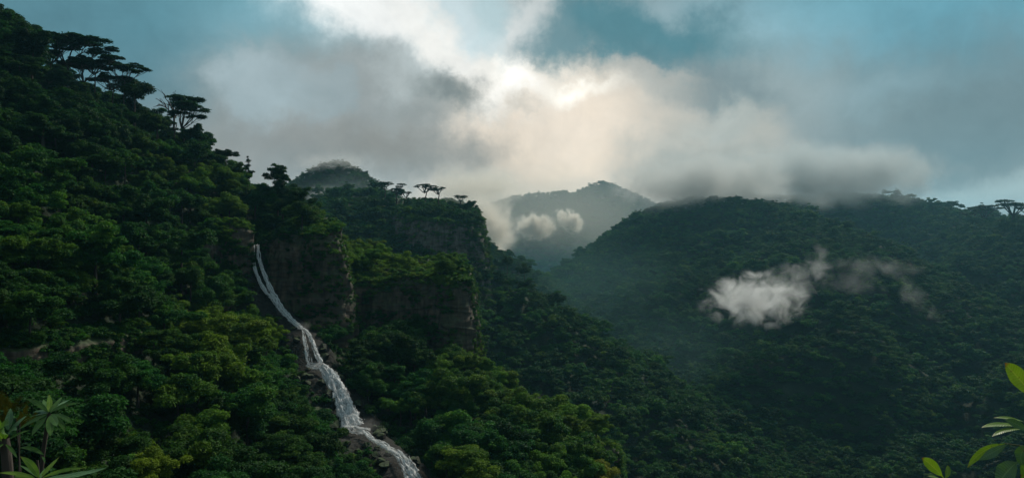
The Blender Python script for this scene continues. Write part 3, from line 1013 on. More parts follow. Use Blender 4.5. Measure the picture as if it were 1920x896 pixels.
patch = fbm(np.column_stack([all_p / 38, zz * 0]), 3)
LIM_NEAR = [(-200, -60), (0, 14), (70, 66), (100, 75), (250, 140), (300, 192), (390, 262), (420, 284), (460, 332), (480, 345), (500, 330), (558, 355), (572, 396), (615, 420), (626, 452), (700, 455), (780, 448), (862, 486), (872, 640), (900, 662),
            (960, 722), (1060, 756), (1168, 792), (1182, 835), (1200, 900)]
LIM_MID = [(560, 385), (640, 376), (700, 368), (800, 374), (880, 388), (893, 402), (902, 462), (950, 492), (1000, 538), (1080, 592), (1150, 642), (1230, 712), (1300, 782), (1430, 895)]
TREES = []     # dicts
g1 = np.random.default_rng(11)
for (x, y), sp, z, pt_ in zip(all_p, all_s, zz, patch):
    rad = sp * g1.uniform(0.58, 0.98)
    if y < 235 and g1.random() < .22: rad *= 1.35
    hgt = rad * g1.uniform(1.25, 1.9) + 1.2 if y < 235 else rad * g1.uniform(1.0, 1.5) + .5
    if y >= 235:
        e_ = g1.random()
        if y > 1000 or (480 < y < 620 and x < -70): e_ = .15 + .85 * e_; rad *= .8; hgt = rad * 1.2 + .5
        if e_ < .07 and not (590 < y < 740 and 100 < x < 260): rad *= 1.35; hgt = rad * 1.5 + 3
        elif e_ < .20: rad *= .62; hgt = rad * 1.4 + 1
    p = np.array([x, y, z])
    if not visible((x, y, z + hgt)): continue
    # the photographed canopy lines: shorter growth where a tree would stick out above them
    pxt, pyt_ = proj(p + np.array([0, 0, hgt]))
    lim = LIM_NEAR if y < 235 else LIM_MID if y < 440 and pxt < 895 else None
    if lim is not None and lim[0][0] <= pxt <= lim[-1][0]:
        ly = np.interp(pxt, [q[0] for q in lim], [q[1] for q in lim])
        if pyt_ < ly - 6:
            zmax = (448 - ly) / F * y - z
            k_ = zmax / hgt
            if k_ < .42:
                if y < 235 or pxt < 895: continue
                k_ = .45
            rad *= max(.5, k_); hgt = hgt * k_
    if y < 460 and blocked(p, rad, hgt):
        if y < 200: SHRUBS_EXTRA = True
        continue
    px, py = proj(p + np.array([0, 0, hgt * .6]))
    if px < -190 or px > 2110 or py > 1000: continue
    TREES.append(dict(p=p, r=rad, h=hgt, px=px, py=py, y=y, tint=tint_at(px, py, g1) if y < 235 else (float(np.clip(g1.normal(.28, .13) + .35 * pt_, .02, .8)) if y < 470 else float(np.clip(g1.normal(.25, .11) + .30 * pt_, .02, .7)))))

# --- the emergent and odd trees of the skylines: kind, px, py of the top, depth, crown half width in metres, half height
PADS1 = [(-.75, .1, .02, .30), (-.35, -.2, .22, .36), (.10, .15, .34, .40), (.55, -.1, .16, .36), (.85, .2, -.02, .26), (.3, .4, .05, .32), (-.1, -.45, .0, .30), (.62, .3, -.22, .26)]
PADS2 = [(-.30, .0, .55, .34), (.05, .1, .42, .40), (.30, -.2, .12, .40), (.62, .1, -.02, .34), (.88, 0, -.18, .28), (-.25, .2, .10, .30), (.1, -.3, -.25, .36), (.5, .2, -.42, .3)]
PADS3 = [(-.5, .1, .05, .40), (.0, -.1, .28, .48), (.5, .1, .08, .42), (.1, .4, .0, .36), (-.2, -.4, -.05, .36)]
UMB = []
UMB_FAR = []
gu = np.random.default_rng(77)
PADX = []
for q in range(4):
    tilt = gu.uniform(-.35, .35)
    PADX.append([(x_, y_, tilt * x_ + gu.uniform(-.25, .35) * (1 - .5 * abs(x_)), gu.uniform(.22, .40)) for x_, y_ in zip(gu.uniform(-.9, .9, 9), gu.uniform(-.5, .5, 9))])
for k, pads in enumerate([PADS1, PADS2, PADS3] + PADX):
    pads = [(x, y, z * .9, r * 1.3) for x, y, z, r in pads]
    c, b = umbrella(400 + k, pads, 15000, 0.065, fork=(-.05 if k != 1 else -.15, 0, -.75), thick=.34)
    c2, b2 = umbrella(440 + k, pads, 6000, 0.11, fork=(-.05, 0, -.75), thick=.34, lw=2.2)
    UMB_FAR.append((mk('crown', c2[:2], M_LEAF, c2[2]), mk('branches', b2, M_BARK, smooth=True)))
    UMB.append((mk('crown', c[:2], M_LEAF, c[2]), mk('branches', b, M_BARK, smooth=True)))
cc_, cb_ = conifer(420, 5500, 0.085)
cc_, cb_ = umbrella(421, [(0, 0, .93, .10), (-.12, 0, .74, .17), (.20, .08, .62, .17), (-.28, -.1, .46, .20), (.16, -.1, .36, .22), (.38, 0, .20, .20), (-.36, .1, .10, .24), (.10, .2, -.02, .26), (-.2, -.2, -.22, .28), (.34, -.1, -.28, .26)], 9000, .075, fork=(0, 0, -.6), thick=.34)
cb_ = join([cb_, tube([(0, 0, -1), (.02, 0, -.2), (0, 0, .92)], [.05, .035, .01], 6)])
CON = (mk('crown', cc_[:2], M_LEAF, cc_[2]), mk('branches', cb_, M_BARK, smooth=True))


def bare_tree(seed):
    g = np.random.default_rng(seed)
    parts = [tube([(0, 0, -1), (.03, 0, -.5), (0, 0, -.1)], [.05, .042, .035], 6)]
    for q in range(11):
        th = g.uniform(0, 6.28); el = g.uniform(.35, 1.25)
        ln = g.uniform(.7, 1.1)
        a = np.array([0, 0, g.uniform(-.55, -.1)])
        e_ = a + ln * np.array([math.cos(th) * math.cos(el) * 1.1, math.sin(th) * math.cos(el), math.sin(el)])
        c = curve(a, e_, .05, 7, .02, g)
        parts.append(tube(c, np.linspace(.030, .010, 7), 5))
        for w in range(5):
            i = g.integers(2, 6)
            e2 = c[i] + (e_ - a) * g.uniform(.2, .4) + g.normal(size=3) * .13
            parts.append(tube(curve(c[i], e2, .02, 4), np.linspace(.014, .008, 4), 4))
    return join(parts)


BARE = mk('branches', bare_tree(9), M_BARK, smooth=True)
SPECIAL = [
    ('umbrella', 0, 128, 62, 176, 9.0, 6.2, .05, 'wide flat-topped tree silhouetted highest on the left ridge, sky showing through its limbs'),
    ('umbrella', 3, 178, 92, 178, 6.0, 5.0, .05, 'flat-topped dark tree on the left ridge, second below the widest one'),
    ('umbrella', 4, 232, 108, 184, 5.0, 5.5, .05, 'flat-topped tree on the ridge with a leaning domed cap beside open sky'),
    ('broad', 3, 252, 146, 186, 6.0, 0, .04, 'dark rounded tree on the ridge hanging over open sky below the flat-topped trees'),
    ('umbrella', 5, 96, 78, 174, 5.0, 4.5, .05, 'dark layered tree under the left end of the widest flat-topped ridge tree'),
    ('umbrella', 6, 158, 108, 178, 5.5, 4.8, .05, 'dark layered tree filling the gap below the widest flat-topped ridge tree'),
    ('umbrella', 3, 212, 128, 183, 5.0, 4.5, .05, 'dark layered tree just under the leaning domed ridge tree'),
    ('umbrella', 1, 345, 183, 195, 7.0, 6.5, .05, 'tiered dark tree reaching far out to the right in front of the leafless tree'),
    ('bare', 0, 326, 162, 200, 6.0, 6.5, 0, 'leafless tree with fine fanned twigs on the left ridge'),
    ('broad', 2, 366, 232, 196, 4.2, 0, .04, 'dark drooping tree right under the tiered tree on the ridge'),
    ('broad', 6, 424, 280, 197, 2.7, 0, .05, 'small dark knob-shaped tree on the ridge left of the fir-like tree'),
    ('conifer', 0, 465, 293, 198, 3.6, 4.6, .10, 'thin fir-like tree with see-through tiers on the ridge above the waterfall'),
    ('broad', 7, 521, 310, 194, 4.4, 0, .06, 'small round dark crown on top of the darkest tree above the falls'),
    ('broad', 2, 530, 338, 192, 5.6, 0, .05, 'darkest tall tree standing on the cliff right above the waterfall'),
    ('broad', 0, 478, 350, 192, 6.0, 0, .12, 'dark broad tree above the mouth of the waterfall'),
    ('broad', 3, 572, 400, 182, 4.0, 0, .55, 'pale green rounded bush tree on the cliff edge right of the darkest tall tree'),
    ('umbrella', 2, 722, 340, 392, 4.6, 3.6, .05, 'flat-topped tree at the foot of the misty dome, leftmost of the promontory skyline'),
    ('umbrella', 5, 744, 345, 390, 4.2, 4.2, .05, 'flat-topped tree second from the left on the promontory skyline'),
    ('umbrella', 6, 762, 356, 388, 3.2, 3.4, .05, 'low flat-topped tree third from the left on the promontory skyline'),
    ('umbrella', 0, 797, 344, 384, 5.6, 4.0, .05, 'larger of the two slender flat-topped trees on the promontory skyline'),
    ('umbrella', 3, 823, 346, 384, 4.0, 4.2, .05, 'slimmer of the two slender flat-topped trees on the promontory skyline'),
    ('umbrella', 4, 864, 364, 372, 3.4, 3.0, .06, 'small flat-topped tree near the cliff corner of the far promontory'),
    ('broad', 0, 882, 376, 366, 3.6, 0, .08, 'dark tree leaning over the corner of the far promontory cliff'),
    ('broad', 2, 983, 494, 352, 4.2, 0, .10, 'dark tree standing clear of the far spur against pale haze'),
    ('broad', 0, 952, 480, 354, 3.8, 0, .10, 'dark tree on the far spur just under the bright cloud column'),
    ('broad', 2, 1046, 548, 348, 4.2, 0, .10, 'dark tree on the crest of the far spur halfway down'),
    ('umbrella', 2, 1712, 372, 845, 13, 9, .05, 'flat-topped tree where the right ridge comes out of the cloud'),
    ('umbrella', 3, 1728, 380, 815, 13, 10, .05, 'spreading tree just right of where the ridge leaves the cloud'),
    ('umbrella', 4, 1757, 392, 780, 9, 8, .05, 'small spreading tree before the dip of the right skyline'),
    ('umbrella', 5, 1822, 388, 690, 11, 9, .05, 'spreading tree rising just right of the dip in the right skyline'),
    ('umbrella', 2, 1848, 383, 665, 13, 10, .05, 'broad flat tree in the middle of the right skyline group'),
    ('umbrella', 6, 1900, 374, 615, 13, 11, .05, 'largest flat-topped tree at the right end of the skyline'),
    ('umbrella', 0, 1935, 380, 600, 11, 10, .05, 'flat-topped tree cut by the right edge of the picture on the skyline'),
    ('lime', 5, 275, 840, 72, 2.9, 0, 1.1, 'bright lime green bush tree near the bottom left plants'),
    ('yellow', 3, 1132, 866, 126, 3.4, 0, .7, 'golden yellow tree at the bottom edge under the bright ridge'),
    ('broad', 0, 390, 585, 128, 5.2, 0, 1.0, 'brightest fresh green tree under the small ochre rock face'),
    ('broad', 1, 500, 612, 143, 4.4, 0, .92, 'olive yellow spreading tree beside the step in the waterfall'),
]


def put_part(name, me, root, loc=(0, 0, 0), scale=(1, 1, 1), rz=0.0, tint=None):
    o = bpy.data.objects.new(name, me)
    COL.objects.link(o)
    o.parent = root
    o.location = loc; o.scale = scale; o.rotation_euler = (0, 0, rz)
    if tint is not None: o['tint'] = tint
    return o


def build_tree(kind, k, p, rad, hgt, tint, rz, half=None, g=g1):
    """Empty on the ground > trunk, crown (and branches where one can see them)"""
    base = {'umbrella': 'umbrella_tree', 'conifer': 'conifer_tree', 'bare': 'bare_tree', 'lime': 'broadleaf_tree', 'yellow': 'broadleaf_tree'}.get(kind, 'broadleaf_tree')
    root = empty(base, p)
    if kind in ('umbrella', 'conifer', 'bare'):
        zc = hgt - half * (0.5 if kind == 'umbrella' else 1.0)
        pr = (UMB[k] if p[1] < 250 else UMB_FAR[k]) if kind == 'umbrella' else CON
        tw = 1.0 if p[1] < 250 else 2.0
        sc = (rad, rad, half)
        if kind == 'bare':
            zc = hgt - half * .9
            put_part('branches', BARE, root, (0, 0, zc), sc, rz)
        else:
            put_part('crown', pr[0], root, (0, 0, zc), sc, rz, tint)
            put_part('branches', pr[1], root, (0, 0, zc), sc, rz)
        th_ = max(1.0, zc - half * (.72 if kind != 'conifer' else .9))
        put_part('trunk', TRUNKS[k % 4], root, (0, 0, -.5), (max(5, rad * .9) * tw, max(5, rad * .9) * tw, th_ + .5), rz)
    else:
        s = rad / 5.0
        me = HI[k]
        if kind == 'yellow': me = YEL
        zc = hgt - HI_TOP[k] * s
        put_part('crown', me, root, (0, 0, zc), (s, s, s), rz, tint)
        put_part('trunk', TRUNKS[k % 4], root, (0, 0, -.6), (rad * .9, rad * .9, max(1.2, zc + rad * .35) + .6), rz)
    return root


HI_TOP = []
for me in HI:
    co = np.empty(len(me.vertices) * 3, np.float32); me.vertices.foreach_get('co', co)
    HI_TOP.append(float(np.percentile(co.reshape(-1, 3)[:, 2], 99.7)))
YEL = HI[3].copy(); YEL.materials.clear(); YEL.materials.append(M_YELLOW)

shown_special = []
for kind, k, px, pyt, d, rad, half, tint, label in SPECIAL:
    x = (px - 960) / F * d
    z = ground(x, d)
    top = (448 - pyt) / F * d
    hgt = max(top - z, rad * .8 if kind in ('broad', 'lime', 'yellow') else half * 1.2)
    zb = top - hgt
    r = build_tree(kind, k, (x, d, min(z, zb)), rad, top - min(z, zb), tint, {'umbrella': float(g1.uniform(-.6, .6))}.get(kind, 1.0 * len(shown_special)), half)
    cat = 'bush' if kind == 'lime' else 'tree'
    grp = 'trees standing out on the skylines' if kind in ('umbrella', 'conifer', 'bare') else 'trees of the near hillsides'
    tag(r, label, cat, grp)
    shown_special.append((px, pyt, d, rad))
    # ordinary trees make room
    TREES = [t for t in TREES if not (np.hypot(t['p'][0] - x, t['p'][1] - d) < (rad * .75 if kind == 'broad' else rad * .45 if d < 450 else 2.5) or
                                      (d < 450 and kind in ('umbrella', 'conifer', 'bare', 'lime', 'yellow') and abs(t['px'] - px) < rad * F / d * .9 and t['y'] < d + 25 and t['y'] > d - 40 and
                                       proj(t['p'] + np.array([0, 0, t['h']]))[1] < pyt + (half or rad) * F / d * 1.15))]

# --- the nearest ordinary trees: one object each
def really_seen(t):
    q = t['p'] + np.array([0, 0, t['h'] * .85])
    h = BVH.ray_cast(Vector((0, 0, 0)), Vector(q).normalized(), float(np.linalg.norm(q)) - 2)
    return h[0] is None and -20 < t['px'] < 1940 and t['py'] < 930


for t in TREES:
    t['big'] = t['r'] / t['y'] if t['y'] < 240 and really_seen(t) else 0
order = sorted(range(len(TREES)), key=lambda i: -TREES[i]['big'])
IND = [i for i in order if TREES[i]['big'] > 0][:300 - 12]
IND_SET = set(IND)
for i in IND:
    t = TREES[i]
    t['k'] = int(g1.integers(0, len(HI)))

LANDMARKS = [('the mouth of the waterfall', 478, 440), ('the upper drop of the waterfall', 510, 545), ('the step between the falls', 560, 610), ('the twin middle strands of the falls', 590, 655),
             ('the wide lower drop of the falls', 655, 755), ('the rocky pool below the falls', 720, 835), ('the tall cliff beside the falls', 590, 520), ('the plateau cliff', 745, 570),
             ('the corner pillar of the plateau cliff', 852, 620), ('the long brown rock ledge', 140, 655), ('the small ochre rock face', 408, 578), ('the brown rock face beside the mouth of the falls', 425, 465),
             ('the golden tufted bush', 30, 735), ('the slender foreground rosette plant', 95, 790), ('the bright lime bush', 275, 865), ('the leafless ridge tree', 328, 190), ('the widest flat-topped ridge tree', 128, 90),
             ('the darkest tall tree', 528, 370), ('the golden yellow tree at the bottom', 1132, 880), ('the narrow rock drop of the ridge', 1160, 850), ('the end of the bright ridge', 1150, 800), ('the middle of the bright ridge', 1000, 740), ('the upper end of the bright ridge', 895, 680), ('the plateau top', 740, 490)]


def tone_word(t):
    return 'blackish green' if t < .16 else 'deep green' if t < .30 else 'mid green' if t < .46 else 'fresh green' if t < .66 else 'bright green' if t < .85 else 'yellow green'


def side_word(dx, dy):
    a = math.degrees(math.atan2(-dy, dx)) % 360
    return ['right of', 'up and right of', 'above', 'up and left of', 'left of', 'down and left of', 'below', 'down and right of'][int(((a + 22.5) % 360) // 45)]


def size_word(t):
    return 'large' if t['r'] > 5.4 else 'small' if t['r'] < 3.7 else 'medium-sized'


labels = {}
for i in IND:
    t = TREES[i]
    px, py = t['px'], t['py']
    n_ = sorted(LANDMARKS, key=lambda m: (m[1] - px) ** 2 + (m[2] - py) ** 2)[:2]
    m = n_[0]
    dd = math.hypot(px - m[1], py - m[2])
    rel = ('close ' if dd < 45 else 'well ' if dd > 120 else '') + side_word(px - m[1], py - m[2])
    lab = f"{size_word(t)} {tone_word(t['tint'])} {HI_NAME[t['k']]} tree {rel} {m[0]}"
    if len(lab.split()) > 14: lab = f"{tone_word(t['tint'])} {HI_NAME[t['k']]} tree {rel} {m[0]}"
    labels.setdefault(lab, []).append(i)
for lab, idx in list(labels.items()):
    if len(idx) == 1: continue
    # look-alikes: tell them apart by the neighbour they overlap, else by which is higher
    idx.sort(key=lambda i: TREES[i]['py'])
    words_ = None if len(lab.split()) > 15 else ['upper', 'lower'] if len(idx) == 2 else ['topmost', 'middle', 'lowest'] if len(idx) == 3 else ['topmost', 'second highest', 'second lowest', 'lowest'] if len(idx) == 4 else None
    if words_:
        for w_, i in zip(words_, idx):
            l2 = f"{w_} {lab.split(' ', 1)[1] if lab.split()[0] in ('large', 'small', 'medium-sized') and len(lab.split()) > 15 else lab}"
            TREES[i]['label'] = l2
for lab, idx in labels.items():
    for i in idx:
        TREES[i].setdefault('label', lab)


def zone(t):
    px, y = t['px'], t['y']
    if px < 480 or (px < 700 and t['py'] > 600 and t['p'][0] < np.interp(t['y'], FALL_PATH[::-1, 1], FALL_PATH[::-1, 0])): return 'trees of the hillside left of the falls'
    if poly_sdf(t['p'][None, :2], MESA_B)[0] < 1: return 'trees on the plateau cliff top'
    if poly_sdf(t['p'][None, :2], MESA_A)[0] < 1: return 'trees on the cliff beside the falls'
    return 'trees of the slope right of the falls'


for i in IND:
    t = TREES[i]
    w_ = t['label'].split()
    if len(w_) > 16: t['label'] = ' '.join(x for x in w_ if x not in ('close', 'well', 'medium-sized'))
    if len(t['label'].split()) > 16: t['label'] = t['label'].replace('of the falls', '').replace('the ', '').replace('  ', ' ').strip()
    r = build_tree('broad', t['k'], t['p'], t['r'], t['h'], t['tint'], float(g1.uniform(0, 6.28)))
    tag(r, t['label'], 'tree', zone(t))

# ------------------------------------------------------------------ masses: one object each, copies drawn from the kinds' meshes
def gn_scatter(name, pts, rot, scl, var, tint, protos, label, tilt=None):
    n = len(pts)
    me = bpy.data.meshes.new(name)
    me.vertices.add(n)
    me.vertices.foreach_set('co', np.asarray(pts, np.float32).ravel())
    for nm, ty, val in (('rotz', 'FLOAT', rot), ('size', 'FLOAT', scl), ('variant', 'INT', var), ('tint', 'FLOAT', tint)):
        a = me.attributes.new(nm, ty, 'POINT')
        a.data.foreach_set('value', np.asarray(val, np.int32 if ty == 'INT' else np.float32))
    ob = link(bpy.data.objects.new(name, me))
    tag(ob, label, kind='stuff')
    ng = bpy.data.node_groups.new(name + '_nodes', 'GeometryNodeTree')
    ng.interface.new_socket('Geometry', in_out='INPUT', socket_type='NodeSocketGeometry')
    ng.interface.new_socket('Geometry', in_out='OUTPUT', socket_type='NodeSocketGeometry')
    gi = ng.nodes.new('NodeGroupInput'); go = ng.nodes.new('NodeGroupOutput')
    iop = ng.nodes.new('GeometryNodeInstanceOnPoints')
    jn = ng.nodes.new('GeometryNodeJoinGeometry')
    for me_ in reversed(protos):
        src = bpy.data.objects.new('kind_' + me_.name, me_)
        oi = ng.nodes.new('GeometryNodeObjectInfo')
        oi.inputs['Object'].default_value = src
        oi.inputs['As Instance'].default_value = False
        ti = ng.nodes.new('GeometryNodeGeometryToInstance')
        ng.links.new(oi.outputs['Geometry'], ti.inputs[0])
        ng.links.new(ti.outputs[0], jn.inputs[0])
    def att(nm, ty):
        a = ng.nodes.new('GeometryNodeInputNamedAttribute'); a.data_type = ty
        a.inputs['Name'].default_value = nm
        return a.outputs['Attribute']
    cx = ng.nodes.new('ShaderNodeCombineXYZ'); ng.links.new(att('rotz', 'FLOAT'), cx.inputs[2])
    cs = ng.nodes.new('ShaderNodeCombineXYZ')
    s_ = att('size', 'FLOAT')
    for q in range(3): ng.links.new(s_, cs.inputs[q])
    iop.inputs['Pick Instance'].default_value = True
    ng.links.new(gi.outputs[0], iop.inputs['Points']); ng.links.new(jn.outputs[0], iop.inputs['Instance'])
    ng.links.new(att('variant', 'INT'), iop.inputs['Instance Index'])
    ng.links.new(cx.outputs[0], iop.inputs['Rotation']); ng.links.new(cs.outputs[0], iop.inputs['Scale'])
    ng.links.new(iop.outputs[0], go.inputs[0])
    md = ob.modifiers.new('scatter', 'NODES'); md.node_group = ng
    return ob


rest = [i for i in range(len(TREES)) if i not in IND_SET]
pts = np.array([TREES[i]['p'] + np.array([0, 0, TREES[i]['h'] - TREES[i]['r'] * .78]) for i in rest])
nearf = np.array([TREES[i]['y'] < 250 for i in rest])
var = np.where(nearf, g1.integers(0, len(HI), len(rest)), len(HI) + g1.integers(0, len(LO), len(rest)))
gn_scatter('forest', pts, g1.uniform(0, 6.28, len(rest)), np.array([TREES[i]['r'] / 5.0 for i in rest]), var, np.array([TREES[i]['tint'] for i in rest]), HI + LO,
           'unbroken rainforest canopy covering the far mountain slopes')
print('trees', len(TREES), 'single', len(IND), 'forest', len(rest))

# undergrowth on the near ground and hanging on the cliffs
up = np.concatenate([keep_wedge(scatter(-190, 60, 40, 235, 1.9), 1.1), scatter(-90, -10, 330, 400, 2.6)])
uz = height(up)
ok = np.array([visible((x, y, z + 1.0)) for (x, y), z in zip(up, uz)])
for poly, pl, k in MESAS:
    s_ = poly_sdf(up, poly); ok &= ~((s_ > 0.0) & (s_ < 2.6))
fd = np.minimum.reduce([seg_d(up, FALL_PATH[k][:2], FALL_PATH[k + 1][:2])[0] - FALL_PATH[k][3] for k in range(len(FALL_PATH) - 1)])
ok &= fd > 1.3 + fbm(np.column_stack([up / 4, uz * 0]), 2) * 2.5
up, uz = up[ok], uz[ok]
P_ = [np.column_stack([up, uz + .1])]
S_ = [g1.uniform(.6, 1.5, len(up))]
for v, nr, nc in CLIFFS:
    vv = v.reshape(nr, nc, 3)
    msk = fbm(np.column_stack([v[:, 0] / 5, v[:, 1] / 5, v[:, 2] / 4]) + 3.3, 3)
    row = np.repeat(np.arange(nr) / nr, nc)
    colf = np.tile(np.arange(nc) / nc, nr) * (nc > 90)
    far = v[:, 1].mean() > 250
    den = 1.0 if not far else 1.2
    pr = np.where((row > .86) & (row < .95), .22, np.where((msk > .09) | ((colf > .55) & (msk > -.5)), .26, .006)) * den * (0.55 if nr * nc > 8000 else 1.0)
    sel = g1.random(len(v)) < pr
    P_.append(v[sel]); S_.append(g1.uniform(.35, .95, sel.sum()) * (1.6 if far else 1.0))
    for rr_ in range(nr - 3, nr - 1):                       # the cap between its rows
        m_ = int(nc * 1.6)
        ci = g1.integers(0, nc, m_); tt_ = g1.random(m_)[:, None]
        P_.append(vv[rr_, ci] * (1 - tt_) + vv[rr_ + 1, ci] * tt_); S_.append(g1.uniform(.5, 1.3, m_) * (1.5 if far else 1.0))
P_ = np.concatenate(P_); S_ = np.concatenate(S_)
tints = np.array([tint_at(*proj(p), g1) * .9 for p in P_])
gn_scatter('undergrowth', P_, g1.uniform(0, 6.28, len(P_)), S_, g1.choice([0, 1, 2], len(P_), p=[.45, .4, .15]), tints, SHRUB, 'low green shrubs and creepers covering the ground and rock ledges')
print('undergrowth', len(P_))

# ------------------------------------------------------------------ the falls
def mat_water():
    m, nt = new_mat('falling_water')
    out = N(nt, 'ShaderNodeOutputMaterial')
    ac = N(nt, 'ShaderNodeAttribute', attribute_name='across'); al = N(nt, 'ShaderNodeAttribute', attribute_name='along'); sdn = N(nt, 'ShaderNodeAttribute', attribute_name='strand')
    cx = N(nt, 'ShaderNodeCombineXYZ')
    L(nt, math_n(nt, 'MULTIPLY', ac.outputs['Fac'], 1.9), cx.inputs[0]); L(nt, math_n(nt, 'MULTIPLY', al.outputs['Fac'], 0.55), cx.inputs[1]); L(nt, sdn.outputs['Fac'], cx.inputs[2])
    n = N(nt, 'ShaderNodeTexNoise', i_Scale=1.6, i_Detail=7.0, i_Roughness=0.65); n.inputs['Distortion'].default_value = 0.35
    L(nt, cx.outputs[0], n.inputs['Vector'])
    ed = N(nt, 'ShaderNodeAttribute', attribute_name='edge')           # 1 in the middle of a strand, 0 at its sides
    f = math_n(nt, 'MULTIPLY_ADD', ed.outputs['Fac'], 0.5, math_n(nt, 'MULTIPLY_ADD', n.outputs['Fac'], 2.0, -0.5))
    mr = N(nt, 'ShaderNodeMapRange', interpolation_type='SMOOTHSTEP'); mr.inputs[1].default_value = 0.60; mr.inputs[2].default_value = 1.0
    L(nt, f, mr.inputs[0])
    r = ramp(nt, [(0.28, (0.72, 0.75, 0.77)), (0.46, (0.95, 0.96, 0.96))]); L(nt, n.outputs['Fac'], r.inputs[0])
    b = N(nt, 'ShaderNodeBsdfPrincipled', i_Roughness=0.45); L(nt, r.outputs[0], b.inputs['Base Color'])
    tl = N(nt, 'ShaderNodeBsdfTranslucent'); L(nt, r.outputs[0], tl.inputs[0])
    ms = N(nt, 'ShaderNodeMixShader'); ms.inputs[0].default_value = 0.5; L(nt, b.outputs[0], ms.inputs[1]); L(nt, tl.outputs[0], ms.inputs[2])
    tr = N(nt, 'ShaderNodeBsdfTransparent')
    mx = N(nt, 'ShaderNodeMixShader'); L(nt, mr.outputs[0], mx.inputs[0]); L(nt, tr.outputs[0], mx.inputs[1]); L(nt, ms.outputs[0], mx.inputs[2])
    L(nt, mx.outputs[0], out.inputs[0])
    bp = N(nt, 'ShaderNodeBump', i_Strength=0.5, i_Distance=0.2); L(nt, n.outputs['Fac'], bp.inputs['Height']); L(nt, bp.outputs[0], b.inputs['Normal'])
    return m


M_WATER = mat_water()
_fpy = np.array([a[1] for a in FALL_PX]); _fd = np.array([a[2] for a in FALL_PX])


def smooth_path(P, m):
    P = np.asarray(P, float)
    t = np.concatenate([[0], np.cumsum(np.linalg.norm(np.diff(P[:, :3], axis=0), axis=1))])
    tt = np.linspace(0, t[-1], m)
    Q = np.column_stack([np.interp(tt, t, P[:, k]) for k in range(P.shape[1])])
    k = max(3, m // (len(P) * 2) | 1)
    w = np.hanning(k + 2)[1:-1]; w /= w.sum()
    for c in range(Q.shape[1]):
        e_ = Q[:, c].copy()
        Q[:, c] = np.convolve(np.pad(Q[:, c], k // 2, mode='reflect', reflect_type='odd'), w, 'valid')
    return Q, tt


def strand(name, px_pts, root, seed, front=0.6, layers=2, wmul=1.45, boost=0.0):
    allv, allf, ac, al, ed, sd_ = [], [], [], [], [], []
    P = []
    for a, b, w in px_pts:
        d = float(np.interp(b, _fpy, _fd)) - front
        p = W(a, b, d); P.append((*p, w * d / F * 0.5 * wmul))
    ln = sum(np.linalg.norm(np.array(P[k + 1][:3]) - np.array(P[k][:3])) for k in range(len(P) - 1))
    m = max(12, int(ln / 0.22))
    Q, tt = smooth_path(P, m)
    tan = np.gradient(Q[:, :3], axis=0); tan /= np.linalg.norm(tan, axis=1)[:, None]
    face = np.array([0.05, -0.86, 0.5])
    side = np.cross(tan, face); side /= np.linalg.norm(side, axis=1)[:, None]
    nrm = np.cross(side, tan)
    nrm *= np.sign((nrm @ face))[:, None]
    o = 0
    nu = 13
    gs = np.random.default_rng(500 + seed)
    braids = [(0.0, 1.0, 1.0)] + [(gs.uniform(-.95, .95), gs.uniform(.22, .5), gs.uniform(.9, 1.15)) for q in range(layers * 3)]
    stepz = np.abs((tt / 2.3 + fbm(np.column_stack([tt / 4, tt * 0 + seed, tt * 0]), 2) * .8) % 1.0 - .25)     # water leaps off each small ledge
    for ly, (off_, wf, br_) in enumerate(braids):
        u = np.linspace(-1, 1, nu)
        wv = Q[:, 3] * wf * (1 + .5 * fbm(np.column_stack([tt / 1.1, tt * 0 + seed, tt * 0 + ly * 9.]), 3))
        mean = off_ + .55 * fbm(np.column_stack([tt / 2.2, tt * 0 + seed + 5, tt * 0 + ly * 4.]), 3)
        ctr = Q[:, :3] + side * (mean * Q[:, 3])[:, None]
        U, Tt = np.meshgrid(u, tt)
        q = np.column_stack([(U * wv[:, None]).ravel() * 2.2, Tt.ravel() * .7, np.full(U.size, seed + ly * 3.3)])
        bulge = (1 - U ** 2) * (0.10 + .25 * wv[:, None]) + fbm(q, 3).reshape(U.shape) * .38 + (.10 + .10 * (ly % 3) if ly else 0) + .30 * (1 - stepz[:, None])
        V = ctr[:, None, :] + side[:, None, :] * (U * wv[:, None])[..., None] + nrm[:, None, :] * bulge[..., None]
        allv.append(V.reshape(-1, 3)); allf.append(grid_faces(m, nu) + o); o += V.shape[0] * nu
        ac.append((U * wv[:, None]).ravel()); al.append(Tt.ravel()); sd_.append(np.full(U.size, seed * 1.37 + ly * 5.1))
        ends = np.minimum(1, .5 + np.minimum(Tt, ln - Tt) * .6)
        on = 1 if ly == 0 else np.clip(.9 + 1.3 * fbm(np.column_stack([tt / 2.0, tt * 0 + ly * 7.7, tt * 0 + seed]), 2), 0, 1.15)[:, None]
        ed.append(((1 - np.abs(U) ** 1.8) * ends * on - (.30 if ly == 0 else 0) + boost * (1 - U ** 2)).ravel())
    me = mesh_np(name, np.concatenate(allv), np.concatenate(allf), smooth=True, attrs={'across': np.concatenate(ac), 'along': np.concatenate(al), 'edge': np.concatenate(ed), 'strand': np.concatenate(sd_)})
    me.materials.append(M_WATER)
    ob = bpy.data.objects.new(name, me); COL.objects.link(ob); ob.parent = root
    return ob


